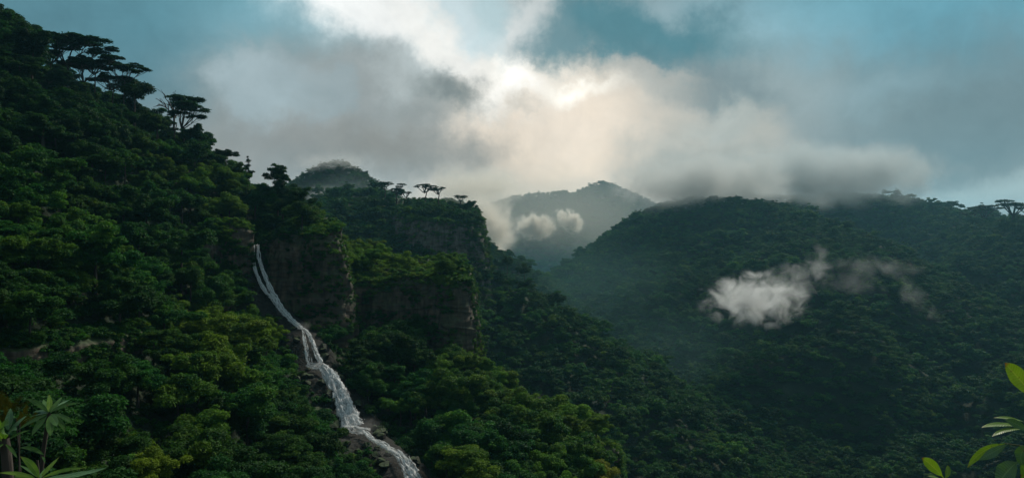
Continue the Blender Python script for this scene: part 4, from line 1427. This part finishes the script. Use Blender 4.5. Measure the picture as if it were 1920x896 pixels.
falls = tag(empty('waterfall', (0, 0, 0)), 'white waterfall tumbling in several drops down the dark rock gully', 'waterfall')
strand('water_strand', [(477, 461, 3.5), (475, 485, 4.5), (480, 510, 4.5), (490, 534, 5), (500, 549, 5.5), (511, 560, 6), (522, 575, 7)], falls, 1, boost=.3, front=.9, wmul=1.1)
strand('water_strand', [(484, 461, 6), (486, 485, 6.5), (494, 510, 7), (505, 536, 9), (516, 560, 11), (528, 581, 12), (543, 597, 10), (555, 608, 9), (568, 616, 7)], falls, 2, boost=.3, front=.9, wmul=1.1)
strand('water_strand', [(560, 615, 6), (573, 618, 7), (583, 630, 9), (591, 650, 10), (598, 668, 11), (606, 684, 13)], falls, 3, wmul=1.05)
strand('water_strand', [(569, 621, 3.5), (572, 640, 5.5), (576, 662, 7.5), (582, 684, 10)], falls, 4, wmul=1.05)
strand('water_strand', [(576, 684, 7), (590, 687, 10), (604, 688, 12), (614, 694, 14)], falls, 5, wmul=1.15)
strand('water_strand', [(606, 687, 11), (619, 700, 17), (634, 722, 21), (646, 750, 23), (657, 778, 25), (668, 804, 32)], falls, 6, layers=4, wmul=1.35)
strand('water_strand', [(622, 712, 4), (629, 735, 4.5), (637, 757, 5), (646, 782, 6), (652, 802, 8)], falls, 7, front=.8, wmul=1.1)
strand('foam_pool', [(646, 803, 7), (662, 806, 11), (680, 808, 10), (697, 811, 7)], falls, 8, front=.7)
strand('water_strand', [(684, 811, 7), (698, 824, 8), (714, 833, 9), (732, 844, 10), (750, 854, 10)], falls, 9)
strand('water_strand', [(744, 851, 9), (757, 865, 14), (767, 884, 17), (777, 905, 19), (790, 940, 22)], falls, 10, layers=3)


def boulder_mesh(seed, mat):
    g = np.random.default_rng(seed)
    bm_ = __import__('bmesh').new()
    __import__('bmesh').ops.create_icosphere(bm_, subdivisions=4, radius=1.0)
    co = np.array([v.co[:] for v in bm_.verts])
    # hacked flat by a few planes, then roughened
    for q in range(11):
        n = g.normal(size=3); n /= np.linalg.norm(n)
        h = g.uniform(.55, .85)
        dd = co @ n - h
        co = co - np.where(dd > 0, dd, 0)[:, None] * n * .93
    co *= (1 + .10 * fbm(co * 2.2 + seed, 4))[:, None]
    co *= np.array([1.15, .95, .72])
    for v, c in zip(bm_.verts, co): v.co = c
    me = bpy.data.meshes.new('boulder'); bm_.to_mesh(me); bm_.free()
    me.materials.append(mat)
    return me


BOULD = [boulder_mesh(70 + k, M_WET) for k in range(5)]
g2 = np.random.default_rng(21)
bspots = []
for (cx, cy_, sx_, sy_, n, r0, r1) in [(618, 745, 18, 34, 9, .9, 2.0), (575, 700, 14, 12, 5, .7, 1.4), (672, 725, 14, 26, 7, .7, 1.5), (720, 812, 34, 10, 11, .5, 1.2), (690, 838, 22, 9, 7, .5, 1.1), (770, 848, 14, 12, 5, .6, 1.2),
                                       (735, 872, 14, 10, 4, .7, 1.3), (555, 632, 8, 10, 3, .6, 1.1), (612, 640, 10, 20, 4, .8, 1.5), (640, 700, 8, 6, 2, .6, .9), (600, 790, 20, 12, 4, .9, 1.6)]:
    for q in range(n):
        px, py = g2.normal(cx, sx_), g2.normal(cy_, sy_)
        if fall_dist(px, py) < (9 if py < 800 else 6): continue
        h = hit(px, py)
        if h is None or h[1] < 95 or h[1] > 190: continue
        bspots.append((px, py, h, g2.uniform(r0, r1)))
BL = {}
for px, py, h, r_ in bspots:
    where = ('beside the rocky pool below the falls' if 800 < py < 850 and px > 640 else 'under the cascade at the bottom edge' if py >= 850 else 'left of the wide lower drop' if py > 690 and px < 640 else
             'right of the wide lower drop' if py > 690 else 'by the twin middle strands of the falls')
    sz = 'large' if r_ > 1.35 else 'small' if r_ < .8 else 'medium-sized'
    BL.setdefault((sz, where), []).append((px, py, h, r_))
for (sz, where), lst in BL.items():
    lst.sort(key=lambda b: b[1])
    for q, (px, py, h, r_) in enumerate(lst):
        o = link(bpy.data.objects.new('boulder', BOULD[int(g2.integers(0, 5))]))
        o.location = (h[0], h[1] - .2, h[2] + r_ * .12); o.scale = (r_, r_, r_); o.rotation_euler = (g2.uniform(-.4, .4), g2.uniform(-.4, .4), g2.uniform(0, 6.28))
        od = '' if len(lst) == 1 else (['upper', 'lower'][q] + ' ') if len(lst) == 2 else (['topmost', 'middle', 'lowest'][q] + ' ') if len(lst) == 3 else 'topmost ' if q == 0 else 'lowest ' if q == len(lst) - 1 else ''
        tag(o, f'{od}{sz} dark wet boulder {where}', 'boulder', 'wet boulders along the falls')

# ------------------------------------------------------------------ clouds lying on the mountains and in the valley
def cloud(name, px, py, d, rx, ry, rd, dens, nscale, label, seed, rough=1.0, rot=0.0, aniso=.45, cat='cloud', col=(.97, .97, .97), soft=1.0, thr=0.0, detail=5.0, kind=None):
    """ellipsoid of billowing vapour; rx, ry bearings' half widths in photo pixels, rd half depth in metres"""
    bm_ = __import__('bmesh').new()
    __import__('bmesh').ops.create_icosphere(bm_, subdivisions=3, radius=1.0)
    me = bpy.data.meshes.new(name); bm_.to_mesh(me); bm_.free()
    o = link(bpy.data.objects.new(name, me))
    o.location = W(px, py, d); o.scale = (rx * d / F, rd, ry * d / F); o.rotation_euler = (0, R(rot), 0)
    m, nt = new_mat(name + '_vapour')
    out = N(nt, 'ShaderNodeOutputMaterial')
    v = N(nt, 'ShaderNodeVolumePrincipled'); v.inputs['Color'].default_value = (*col, 1); v.inputs['Anisotropy'].default_value = aniso
    tc = N(nt, 'ShaderNodeTexCoord')
    ln = N(nt, 'ShaderNodeVectorMath', operation='LENGTH'); L(nt, tc.outputs['Object'], ln.inputs[0])
    g = N(nt, 'ShaderNodeNewGeometry')
    mp = N(nt, 'ShaderNodeMapping'); mp.inputs['Location'].default_value = (seed * 13.1, seed * 7.7, seed * 3.3); mp.inputs['Scale'].default_value = (1 / nscale,) * 3
    L(nt, g.outputs['Position'], mp.inputs[0])
    n = N(nt, 'ShaderNodeTexNoise', i_Scale=1.0, i_Detail=detail, i_Roughness=0.6); n.inputs['Distortion'].default_value = 0.6
    L(nt, mp.outputs[0], n.inputs['Vector'])
    base = math_n(nt, 'SUBTRACT', 0.78 - thr, ln.outputs['Value'])
    f = math_n(nt, 'ADD', math_n(nt, 'MULTIPLY', base, soft), math_n(nt, 'MULTIPLY_ADD', n.outputs['Fac'], 2.6 * rough, -1.3 * rough))
    edge = N(nt, 'ShaderNodeMapRange', interpolation_type='SMOOTHSTEP'); edge.inputs[1].default_value = 1.0; edge.inputs[2].default_value = .72
    L(nt, ln.outputs['Value'], edge.inputs[0])
    mr = N(nt, 'ShaderNodeMapRange', interpolation_type='SMOOTHSTEP'); mr.inputs[1].default_value = 0.0; mr.inputs[2].default_value = .75; mr.inputs[4].default_value = dens
    L(nt, f, mr.inputs[0])
    L(nt, math_n(nt, 'MULTIPLY', mr.outputs[0], edge.outputs[0]), v.inputs['Density'])
    L(nt, v.outputs[0], out.inputs['Volume'])
    m.cycles.volume_step_rate = 0.35
    me.materials.append(m)
    tag(o, label, None if kind else cat, None if kind else 'clouds lying among the mountains', kind)
    return o


def hd(px, py):
    return hit(px, py)[1]


dF = hd(1420, 575)
cloud('cloud', 1415, 562, dF - 45, 118, 62, 20, .13, 10, 'dense white puff of cloud over the right forest slope', 1, rough=1.35)
cloud('cloud', 1485, 530, dF - 45, 66, 50, 12, .032, 7, 'torn wisp rising from the right end of the dense puff', 2, rough=1.2)
cloud('cloud', 1533, 500, dF - 40, 36, 50, 10, .035, 7, 'small upright wisp of cloud above the dense puff', 3, rough=1.1)
cloud('cloud', 1640, 500, dF - 40, 110, 30, 10, .014, 8, 'thin flat streak of cloud high on the right slope', 4, rough=1.25, rot=4)
cloud('cloud', 1590, 530, dF - 40, 90, 34, 10, .010, 8, 'faintest thread of cloud between the upright wisp and the flat streak', 5, rough=1.1, rot=10)
cloud('cloud', 1720, 562, dF - 60, 74, 32, 10, .013, 8, 'slanting wisp of cloud farthest right on the slope', 6, rough=1.1, rot=42)
dE = hd(1010, 440)
WARM = (1.0, .95, .88)
cloud('cloud', 1002, 424, dE - 170, 48, 34, 45, .30, 20, 'cream puff of cloud before the pale far mountain', 7, rough=1.0, aniso=.6, col=WARM)
cloud('cloud', 1068, 414, dE - 170, 38, 25, 34, .28, 16, 'smaller cream puff right of its larger twin before the far mountain', 8, rough=1.0, rot=35, aniso=.6, col=WARM)
cloud('cloud', 920, 420, 1150, 70, 96, 60, .09, 45, 'tall cream cloud column climbing beside the far promontory', 9, rough=.9, aniso=.6, col=WARM)
cloud('cloud', 890, 350, 1300, 170, 60, 80, .03, 55, 'soft bright cloud behind the promontory skyline trees', 10, rough=.6, aniso=.6, col=WARM)
cloud('cloud', 1325, 342, 640, 240, 84, 64, .085, 34, 'grey cloud with cream edge settled on the nearer right mountain top', 11, rough=.55, col=(.86, .87, .86), aniso=.25)
cloud('cloud', 1530, 330, 800, 350, 86, 105, .06, 44, 'long grey cloud bank swallowing the farther right ridge', 12, rough=.55, col=(.80, .84, .85), aniso=.2)
cloud('cloud', 625, 306, 540, 100, 34, 30, .035, 20, 'thin cap of mist over the dome shaped peak', 13, rough=.75)
cloud('cloud', 600, 380, 490, 90, 40, 22, .035, 18, 'wisp of mist drifting at the foot of the dome shaped peak', 14, rough=.85)
cloud('mist', 1040, 410, 1420, 420, 150, 260, .0022, 200, 'glowing mist filling the far valley before the pale mountain', 15, rough=.2, aniso=.65, soft=1.2, detail=2.0, kind='stuff', col=(1, .95, .86))
cloud('mist', 1110, 545, 480, 300, 170, 115, .0008, 120, 'pale mist hanging in the valley before the right mountain flank', 18, rough=.25, aniso=.6, soft=1.2, detail=2.0, kind='stuff', col=(.5, .95, .95))
cloud('mist', 1270, 690, 400, 290, 200, 60, .0015, 90, 'pale mist low in the valley behind the central spur', 19, rough=.25, aniso=.6, soft=1.2, detail=2.0, kind='stuff', col=(.5, .95, .95))
cloud('mist', 640, 380, 480, 190, 100, 40, .005, 60, 'thin mist between the near cliffs and the dome shaped peak', 17, rough=.25, aniso=.5, soft=1.2, detail=2.0, kind='stuff', col=(.8, 1, 1))
cloud('spray', 690, 797, 136.0, 44, 26, 4, .07, 3.0, 'fine spray drifting from the foot of the lower drop', 16, rough=.5, kind='stuff')

cloud('spray', 572, 612, 155.5, 22, 14, 3, .09, 2.5, 'spray at the step between the upper and middle falls', 30, rough=.6, kind='stuff')

cloud('spray', 592, 686, 149, 30, 16, 3, .09, 2.5, 'spray where the twin strands land', 31, rough=.6, kind='stuff')

cloud('spray', 735, 848, 123.5, 34, 16, 3, .09, 2.5, 'spray over the lowest cascade', 32, rough=.6, kind='stuff')

cloud('spray', 530, 585, 161.5, 20, 14, 3, .09, 2.5, 'spray at the foot of the upper drop', 33, rough=.6, kind='stuff')

# ------------------------------------------------------------------ plants in front
def mat_blade(name, dark, light, rib, brown=0.0, trans=.32):
    m, nt = new_mat(name)
    out = N(nt, 'ShaderNodeOutputMaterial')
    ac = N(nt, 'ShaderNodeAttribute', attribute_name='across'); al = N(nt, 'ShaderNodeAttribute', attribute_name='along')
    tc = N(nt, 'ShaderNodeTexCoord')
    n = N(nt, 'ShaderNodeTexNoise', i_Scale=14.0, i_Detail=5.0); L(nt, tc.outputs['Object'], n.inputs['Vector'])
    r = ramp(nt, [(0.3, dark), (0.7, light)]); L(nt, n.outputs['Fac'], r.inputs[0])
    ab = math_n(nt, 'ABSOLUTE', ac.outputs['Fac'])
    mid = N(nt, 'ShaderNodeMapRange'); mid.inputs[1].default_value = .10; mid.inputs[2].default_value = .02; mid.inputs[4].default_value = .8; L(nt, ab, mid.inputs[0])
    c = mixc(nt, mid.outputs[0], r.outputs[0], rib)
    # side veins, slanting off the midrib
    vv = math_n(nt, 'SINE', math_n(nt, 'MULTIPLY', math_n(nt, 'SUBTRACT', al.outputs['Fac'], math_n(nt, 'MULTIPLY', ab, 0.10)), 95.0))
    vm = N(nt, 'ShaderNodeMapRange'); vm.inputs[1].default_value = .75; vm.inputs[2].default_value = 1.0; vm.inputs[4].default_value = .30; L(nt, vv, vm.inputs[0])
    c = mixc(nt, vm.outputs[0], c, rib)
    sp = N(nt, 'ShaderNodeTexNoise', i_Scale=55.0, i_Detail=3.0); L(nt, tc.outputs['Object'], sp.inputs['Vector'])
    sm = N(nt, 'ShaderNodeMapRange'); sm.inputs[1].default_value = .64; sm.inputs[2].default_value = .70; sm.inputs[4].default_value = .7; L(nt, sp.outputs['Fac'], sm.inputs[0])
    c = mixc(nt, sm.outputs[0], c, (.09, .06, .02))
    tip = N(nt, 'ShaderNodeMapRange'); tip.inputs[1].default_value = .86; tip.inputs[2].default_value = .97; tip.inputs[4].default_value = brown; L(nt, al.outputs['Fac'], tip.inputs[0])
    c = mixc(nt, tip.outputs[0], c, (.16, .075, .02))
    p = N(nt, 'ShaderNodeBsdfPrincipled', i_Roughness=.38); p.inputs['Specular IOR Level'].default_value = .4
    L(nt, c, p.inputs['Base Color'])
    bp = N(nt, 'ShaderNodeBump', i_Strength=.25, i_Distance=.004); L(nt, vv, bp.inputs['Height']); L(nt, bp.outputs[0], p.inputs['Normal'])
    t = N(nt, 'ShaderNodeBsdfTranslucent'); L(nt, mixc(nt, 1.0, c, (1.25, 1.3, .5), 'MULTIPLY'), t.inputs[0])
    mx = N(nt, 'ShaderNodeMixShader'); mx.inputs[0].default_value = trans; L(nt, p.outputs[0], mx.inputs[1]); L(nt, t.outputs[0], mx.inputs[2])
    L(nt, mx.outputs[0], out.inputs[0])
    return m


B_GREEN = mat_blade('blade_green', (.045, .12, .02), (.085, .19, .034), (.16, .27, .08))
B_LIME = mat_blade('blade_lime', (.12, .24, .02), (.20, .33, .04), (.30, .40, .10), .5, .42)
B_BLUE = mat_blade('blade_blue_green', (.05, .13, .05), (.085, .18, .075), (.16, .27, .13), 0, .2)
B_TIP = mat_blade('blade_brown_tip', (.11, .21, .016), (.18, .30, .03), (.28, .36, .07), 1.0, .42)


def blade(root, base, tip, bulge, width, mat, face=(0, -.75, .65), fold=.16, pos=.42, n=18, name='leaf', stalk=.0):
    """leaf from base to tip (3D), its midrib bowed by the vector bulge"""
    base, tip, bulge = (np.asarray(q, float) for q in (base, tip, bulge))
    t = np.linspace(0, 1, n)
    c = (base + tip) / 2 + bulge * 2
    ctr = ((1 - t) ** 2)[:, None] * base + (2 * t * (1 - t))[:, None] * c + (t ** 2)[:, None] * tip
    tan = np.gradient(ctr, axis=0); tan /= np.linalg.norm(tan, axis=1)[:, None]
    s = np.cross(tan, np.asarray(face, float)); s /= np.linalg.norm(s, axis=1)[:, None] + 1e-9
    nr = np.cross(s, tan)
    a = pos / (1 - pos)
    tb = np.clip((t - stalk) / (1 - stalk), 0, 1)
    w = (tb ** (a * 1.15)) * ((1 - tb) ** .95); w = w / w.max() * width * .5
    w = np.maximum(w, width * .03 * (1 - t) + .0006)
    u = np.array([-1, -.6, -.25, 0, .25, .6, 1.0])
    g = np.random.default_rng(int(abs(base[0] * 1e4 + tip[2] * 1e3)) % 99991)
    wave = fbm(np.column_stack([t * 4, t * 0 + g.uniform(0, 99), t * 0]), 2)
    V = ctr[:, None] + s[:, None] * (u[None] * w[:, None])[..., None] + nr[:, None] * ((np.abs(u)[None] * fold - .06 * u[None] ** 2) * w[:, None] + u[None] * wave[:, None] * w[:, None] * .35)[..., None]
    U, T = np.meshgrid(u, t)
    me = mesh_np(name, V.reshape(-1, 3) - np.array(root.location), grid_faces(n, len(u)), smooth=True, attrs={'across': U.ravel(), 'along': T.ravel()})
    me.materials.append(mat)
    o = bpy.data.objects.new(name, me); COL.objects.link(o); o.parent = root
    return o


def stalk(root, pts, rad, mat, name='stem'):
    v, f = tube(np.asarray(pts) - np.array(root.location), rad, 8)
    me = mesh_np(name, v, f, smooth=True); me.materials.append(mat)
    o = bpy.data.objects.new(name, me); COL.objects.link(o); o.parent = root
    return o


def gpt(px, d):
    x = (px - 960) / F * d
    return np.array([x, d, ground(x, d)])


def rosette(label, px, py, d, stem_px, leaves, trunk_r):
    b = gpt(stem_px[-1][0], d)
    root = empty('rosette_plant', b)
    tag(root, label, 'plant', 'foreground plants')
    c = W(px, py, d)
    pts = [c] + [W(x, y, d) for x, y in stem_px] + [b - np.array([0, 0, .05])]
    stalk(root, smooth_path(np.column_stack([pts, np.zeros(len(pts))]), 16)[0][:, :3], np.linspace(trunk_r * .7, trunk_r * 1.2, 16), M_BARK)
    for (bx, by, tx, ty, kx, ky, w, dd, mt) in leaves:
        bb = W(bx, by, d + dd * .15); tt = W(tx, ty, d + dd)
        bul = (W(kx, ky, d + dd * .5) - (bb + tt) / 2) * 0.5
        up_ = (0.1 * np.sign(tx - bx), -.7, .7) if dd <= 0.05 else (0, -.35, .95)
        blade(root, bb, tt, bul * 2 * .5, w * d / F, mt, face=up_, pos=.40)
    return root


# bearings: base, tip, mid point the midrib passes, width in px, depth offset of the tip (m)
rosette('slender rosette plant on a bare stalk near the lower left corner', 92, 775, 4.5, [(90, 800), (85, 820), (80, 845), (76, 872)], [
    (90, 772, 48, 747, 72, 752, 9, .05, B_GREEN), (92, 772, 92, 739, 94, 756, 10, .16, B_LIME), (94, 772, 116, 744, 107, 755, 10, .14, B_GREEN), (95, 772, 145, 755, 118, 757, 9, .05, B_GREEN),
    (96, 776, 136, 795, 124, 778, 8, -.10, B_GREEN), (96, 778, 122, 810, 116, 788, 9, -.14, B_GREEN), (94, 778, 107, 799, 103, 787, 13, -.22, B_GREEN), (92, 780, 95, 817, 95, 799, 14, -.16, B_GREEN),
    (88, 780, 60, 816, 70, 797, 14, -.10, B_GREEN), (89, 776, 33, 806, 62, 786, 9, -.06, B_GREEN), (88, 774, 37, 794, 60, 776, 9, .10, B_BLUE), (90, 774, 62, 772, 76, 768, 11, .18, B_BLUE),
    (94, 774, 134, 748, 112, 755, 7, .24, B_BLUE), (91, 773, 81, 748, 85, 759, 9, .20, B_GREEN)], .016)
rosette('stout broad-leaved plant cut by the left edge of the photo', 8, 822, 3.9, [(11, 840), (14, 860), (15, 890)], [
    (15, 806, 20, 765, 17, 785, 15, .10, B_BLUE), (4, 822, -30, 770, -10, 790, 22, .0, B_LIME), (10, 822, 16, 796, 2, 790, 26, -.10, B_GREEN), (12, 818, 31, 806, 24, 800, 12, -.22, B_BLUE),
    (12, 818, 50, 779, 33, 790, 11, .10, B_BLUE), (4, 826, -8, 800, -4, 812, 18, -.1, B_LIME), (10, 828, 56, 806, 34, 810, 5, .05, B_GREEN), (8, 830, -22, 852, -6, 838, 10, -.1, B_GREEN),
    (10, 832, 32, 858, 24, 842, 6, -.1, B_GREEN), (6, 820, -14, 782, -2, 800, 14, .2, B_GREEN)], .034)
rosette('low bright rosette plant at the bottom edge under the slender one', 74, 897, 3.4, [(75, 915), (75, 940)], [
    (73, 895, 38, 855, 62, 868, 13, .05, B_LIME), (78, 893, 111, 856, 92, 876, 10, .10, B_LIME), (80, 895, 160, 877, 118, 877, 8, -.02, B_LIME), (66, 896, -4, 886, 32, 884, 8, -.05, B_LIME),
    (70, 894, 37, 872, 54, 878, 6, .12, B_GREEN), (66, 897, 24, 894, 46, 888, 9, .0, B_LIME), (82, 897, 200, 876, 150, 892, 15, .10, B_BLUE), (76, 896, 84, 878, 79, 888, 8, .2, B_GREEN), (70, 898, 30, 910, 50, 898, 8, -.1, B_GREEN)], .018)
stalk_leaf = rosette('single arching leaf shoot low between the left foreground plants', 70, 862, 3.9, [(72, 880), (74, 905)], [(82, 852, 36, 839, 60, 836, 8, .05, B_GREEN), (78, 855, 84, 868, 84, 858, 4, -.05, B_GREEN)], .008)

# golden tufted bush behind them
gb = gpt(22, 8.5)
gr = tag(empty('golden_bush', gb), 'golden brown feathery bush at the left edge above the foreground plants', 'bush', 'foreground plants')
g3 = np.random.default_rng(5)
pv_, nv_, sv_ = [], [], []
for q in range(70):
    c = W(g3.uniform(-90, 42), 0, 8.5); c[2] = (448 - 790) / F * 8.5 + g3.uniform(-.12, .20) - .0009 * abs(c[0] + 6) ** 2
    c[1] += g3.uniform(-.3, .3)
    dr = np.array([g3.normal(.25, .35), g3.normal(0, .3), g3.uniform(.35, 1.0)]); dr /= np.linalg.norm(dr)
    ln_ = g3.uniform(.12, .24)
    for s in np.linspace(.1, 1, 14):
        for sgn in (-1, 1):
            pp = c + dr * ln_ * s
            sd2 = np.cross(dr, [0, -1, .2]); sd2 /= np.linalg.norm(sd2)
            dd_ = dr * .7 + sd2 * sgn * .7
            pv_.append((pp, pp + dd_ * .05 * (1.25 - s * .6)))
V, Fq = [], []
for q, (a, b) in enumerate(pv_):
    sd2 = np.cross(b - a, [0, -1, 0]); sd2 = sd2 / (np.linalg.norm(sd2) + 1e-9) * .004
    V += [a - sd2, a + sd2, b + sd2 * .3, b - sd2 * .3]; Fq.append((4 * q, 4 * q + 1, 4 * q + 2, 4 * q + 3))
me = mesh_np('foliage', np.array(V) - gb, np.array(Fq), attrs={'tone': np.repeat(g3.uniform(.0, .9, len(pv_)), 4)}); me.materials.append(M_GOLD)
put_part('foliage', me, gr, tint=.35)
brs = []
for q in range(16):
    e_ = W(g3.uniform(-90, 40), 784, 8.5 + g3.uniform(-.3, .3)) - gb
    brs.append(tube(curve((0, 0, -.1), e_, .1, 8, .03, g3), np.linspace(.03, .006, 8), 5))
me = mesh_np('branches', *join(brs), smooth=True); me.materials.append(M_BARK)
put_part('branches', me, gr)

# leafy twigs reaching in from the right
D2 = 2.3


def twig(label, foot_px, stems, leaves):
    b = gpt(foot_px, D2)
    root = tag(empty('leafy_shrub', b), label, 'shrub', 'foreground plants')
    for pts in stems:
        P = [W(x, y, D2 + o_) for x, y, o_ in pts]
        stalk(root, smooth_path(np.column_stack([P, np.zeros(len(P))]), 14)[0][:, :3], np.linspace(.0035, .0016, 14), M_STEM, 'twig')
    P = [b - np.array([0, 0, .03]), W(*stems[0][0][:2], D2 + stems[0][0][2])]
    stalk(root, curve(P[0], P[1], .0, 8), np.linspace(.007, .0035, 8), M_STEM)
    for (bx, by, tx, ty, kx, ky, w, db, dt, mt, fc) in leaves:
        bb = W(bx, by, D2 + db); tt = W(tx, ty, D2 + dt)
        bul = (W(kx, ky, D2 + (db + dt) / 2) - (bb + tt) / 2) * .5
        blade(root, bb, tt, bul, w * D2 / F, mt, face=fc, pos=.45, n=24, stalk=.06)
    return root


M_STEM = mat_blade('stem_green', (.05, .07, .02), (.08, .11, .03), (.1, .12, .04))
FC, FT, FB = (0, -1, .15), (-.1, -.45, .9), (.2, -.75, -.6)
twig('tall leafy twig with glossy leaves cut by the right edge', 1960, [[(1958, 910, .05), (1948, 860, .04), (1938, 800, .02), (1942, 745, 0)], [(1948, 846, .04), (1930, 838, .02), (1908, 834, .0), (1884, 831, 0)], [(1940, 804, .02), (1928, 800, .0), (1918, 797, 0)],
                                                                       [(1956, 905, .05), (1930, 872, .02), (1909, 864, .0)]], [
    (1944, 748, 1884, 680, 1906, 704, 33, .0, -.04, B_TIP, FC), (1924, 792, 1863, 783, 1894, 780, 9, .03, .0, B_LIME, FT), (1928, 806, 1884, 786, 1906, 793, 15, .0, -.05, B_BLUE, FC),
    (1924, 800, 1840, 801, 1872, 790, 12, .01, -.06, B_LIME, FT), (1922, 804, 1860, 818, 1882, 801, 9, .0, -.08, B_LIME, FT), (1886, 831, 1814, 876, 1836, 839, 15, .0, -.05, B_LIME, FC),
    (1890, 832, 1835, 862, 1862, 847, 16, -.01, -.08, B_BLUE, FC), (1928, 834, 1918, 872, 1906, 850, 26, .0, -.04, B_GREEN, FC), (1909, 864, 1868, 912, 1884, 884, 40, .0, -.05, B_BLUE, FC), (1945, 780, 1960, 720, 1956, 750, 22, .02, .05, B_GREEN, FC),
    (1912, 866, 1930, 912, 1926, 884, 26, .02, .05, B_GREEN, FC)])
twig('short young shoot with folded leaves at the bottom edge', 1768, [[(1769, 930, 0), (1769, 905, 0), (1770, 894, 0)]], [
    (1770, 896, 1728, 858, 1746, 868, 20, .0, -.04, B_TIP, FC), (1771, 897, 1777, 871, 1780, 884, 11, .0, .03, B_LIME, FC), (1768, 900, 1739, 892, 1754, 892, 6, .0, -.03, B_LIME, FT), (1772, 900, 1792, 905, 1782, 896, 8, .0, .02, B_GREEN, FT)])



# ------------------------------------------------------------------ haze
def box(name, lo, hi):
    v = [(x, y, z) for x in (lo[0], hi[0]) for y in (lo[1], hi[1]) for z in (lo[2], hi[2])]
    f = [(0, 1, 3, 2), (4, 6, 7, 5), (0, 4, 5, 1), (2, 3, 7, 6), (0, 2, 6, 4), (1, 5, 7, 3)]
    return mesh_np(name, v, np.array(f))


zlo = float(gz.min()) - 1.5
hz_me = box('haze', (-3500, -3500, zlo), (3500, 3500, 175))
mh, nt = new_mat('haze_air')
ho = N(nt, 'ShaderNodeOutputMaterial')
pv = N(nt, 'ShaderNodeVolumePrincipled')
pv.inputs['Color'].default_value = (0.32, 0.78, 1.0, 1)
pv.inputs['Density'].default_value = 0.00013
pv.inputs['Anisotropy'].default_value = 0.55
L(nt, pv.outputs[0], ho.inputs['Volume'])
hz_me.materials.append(mh)
haze = link(bpy.data.objects.new('haze', hz_me))
tag(haze, 'thin pale haze filling the valley air', kind='stuff')

# ------------------------------------------------------------------ render settings
scene.render.engine = 'CYCLES'
cy = scene.cycles
cy.use_denoising = True
try:
    cy.denoiser = 'OPENIMAGEDENOISE'
    cy.denoising_input_passes = 'RGB_ALBEDO_NORMAL'
except Exception:
    pass
cy.max_bounces = 5
cy.diffuse_bounces = 3
cy.glossy_bounces = 2
cy.transmission_bounces = 3
cy.transparent_max_bounces = 12
cy.volume_bounces = 3
cy.use_adaptive_sampling = True
cy.adaptive_threshold = 0.004
scene.render.resolution_x = 1024
scene.render.resolution_y = 477
vs = scene.view_settings
vs.view_transform = 'Standard'
vs.look = 'None'
vs.exposure = 0.0
vs.gamma = 1.0
vs.use_curve_mapping = False
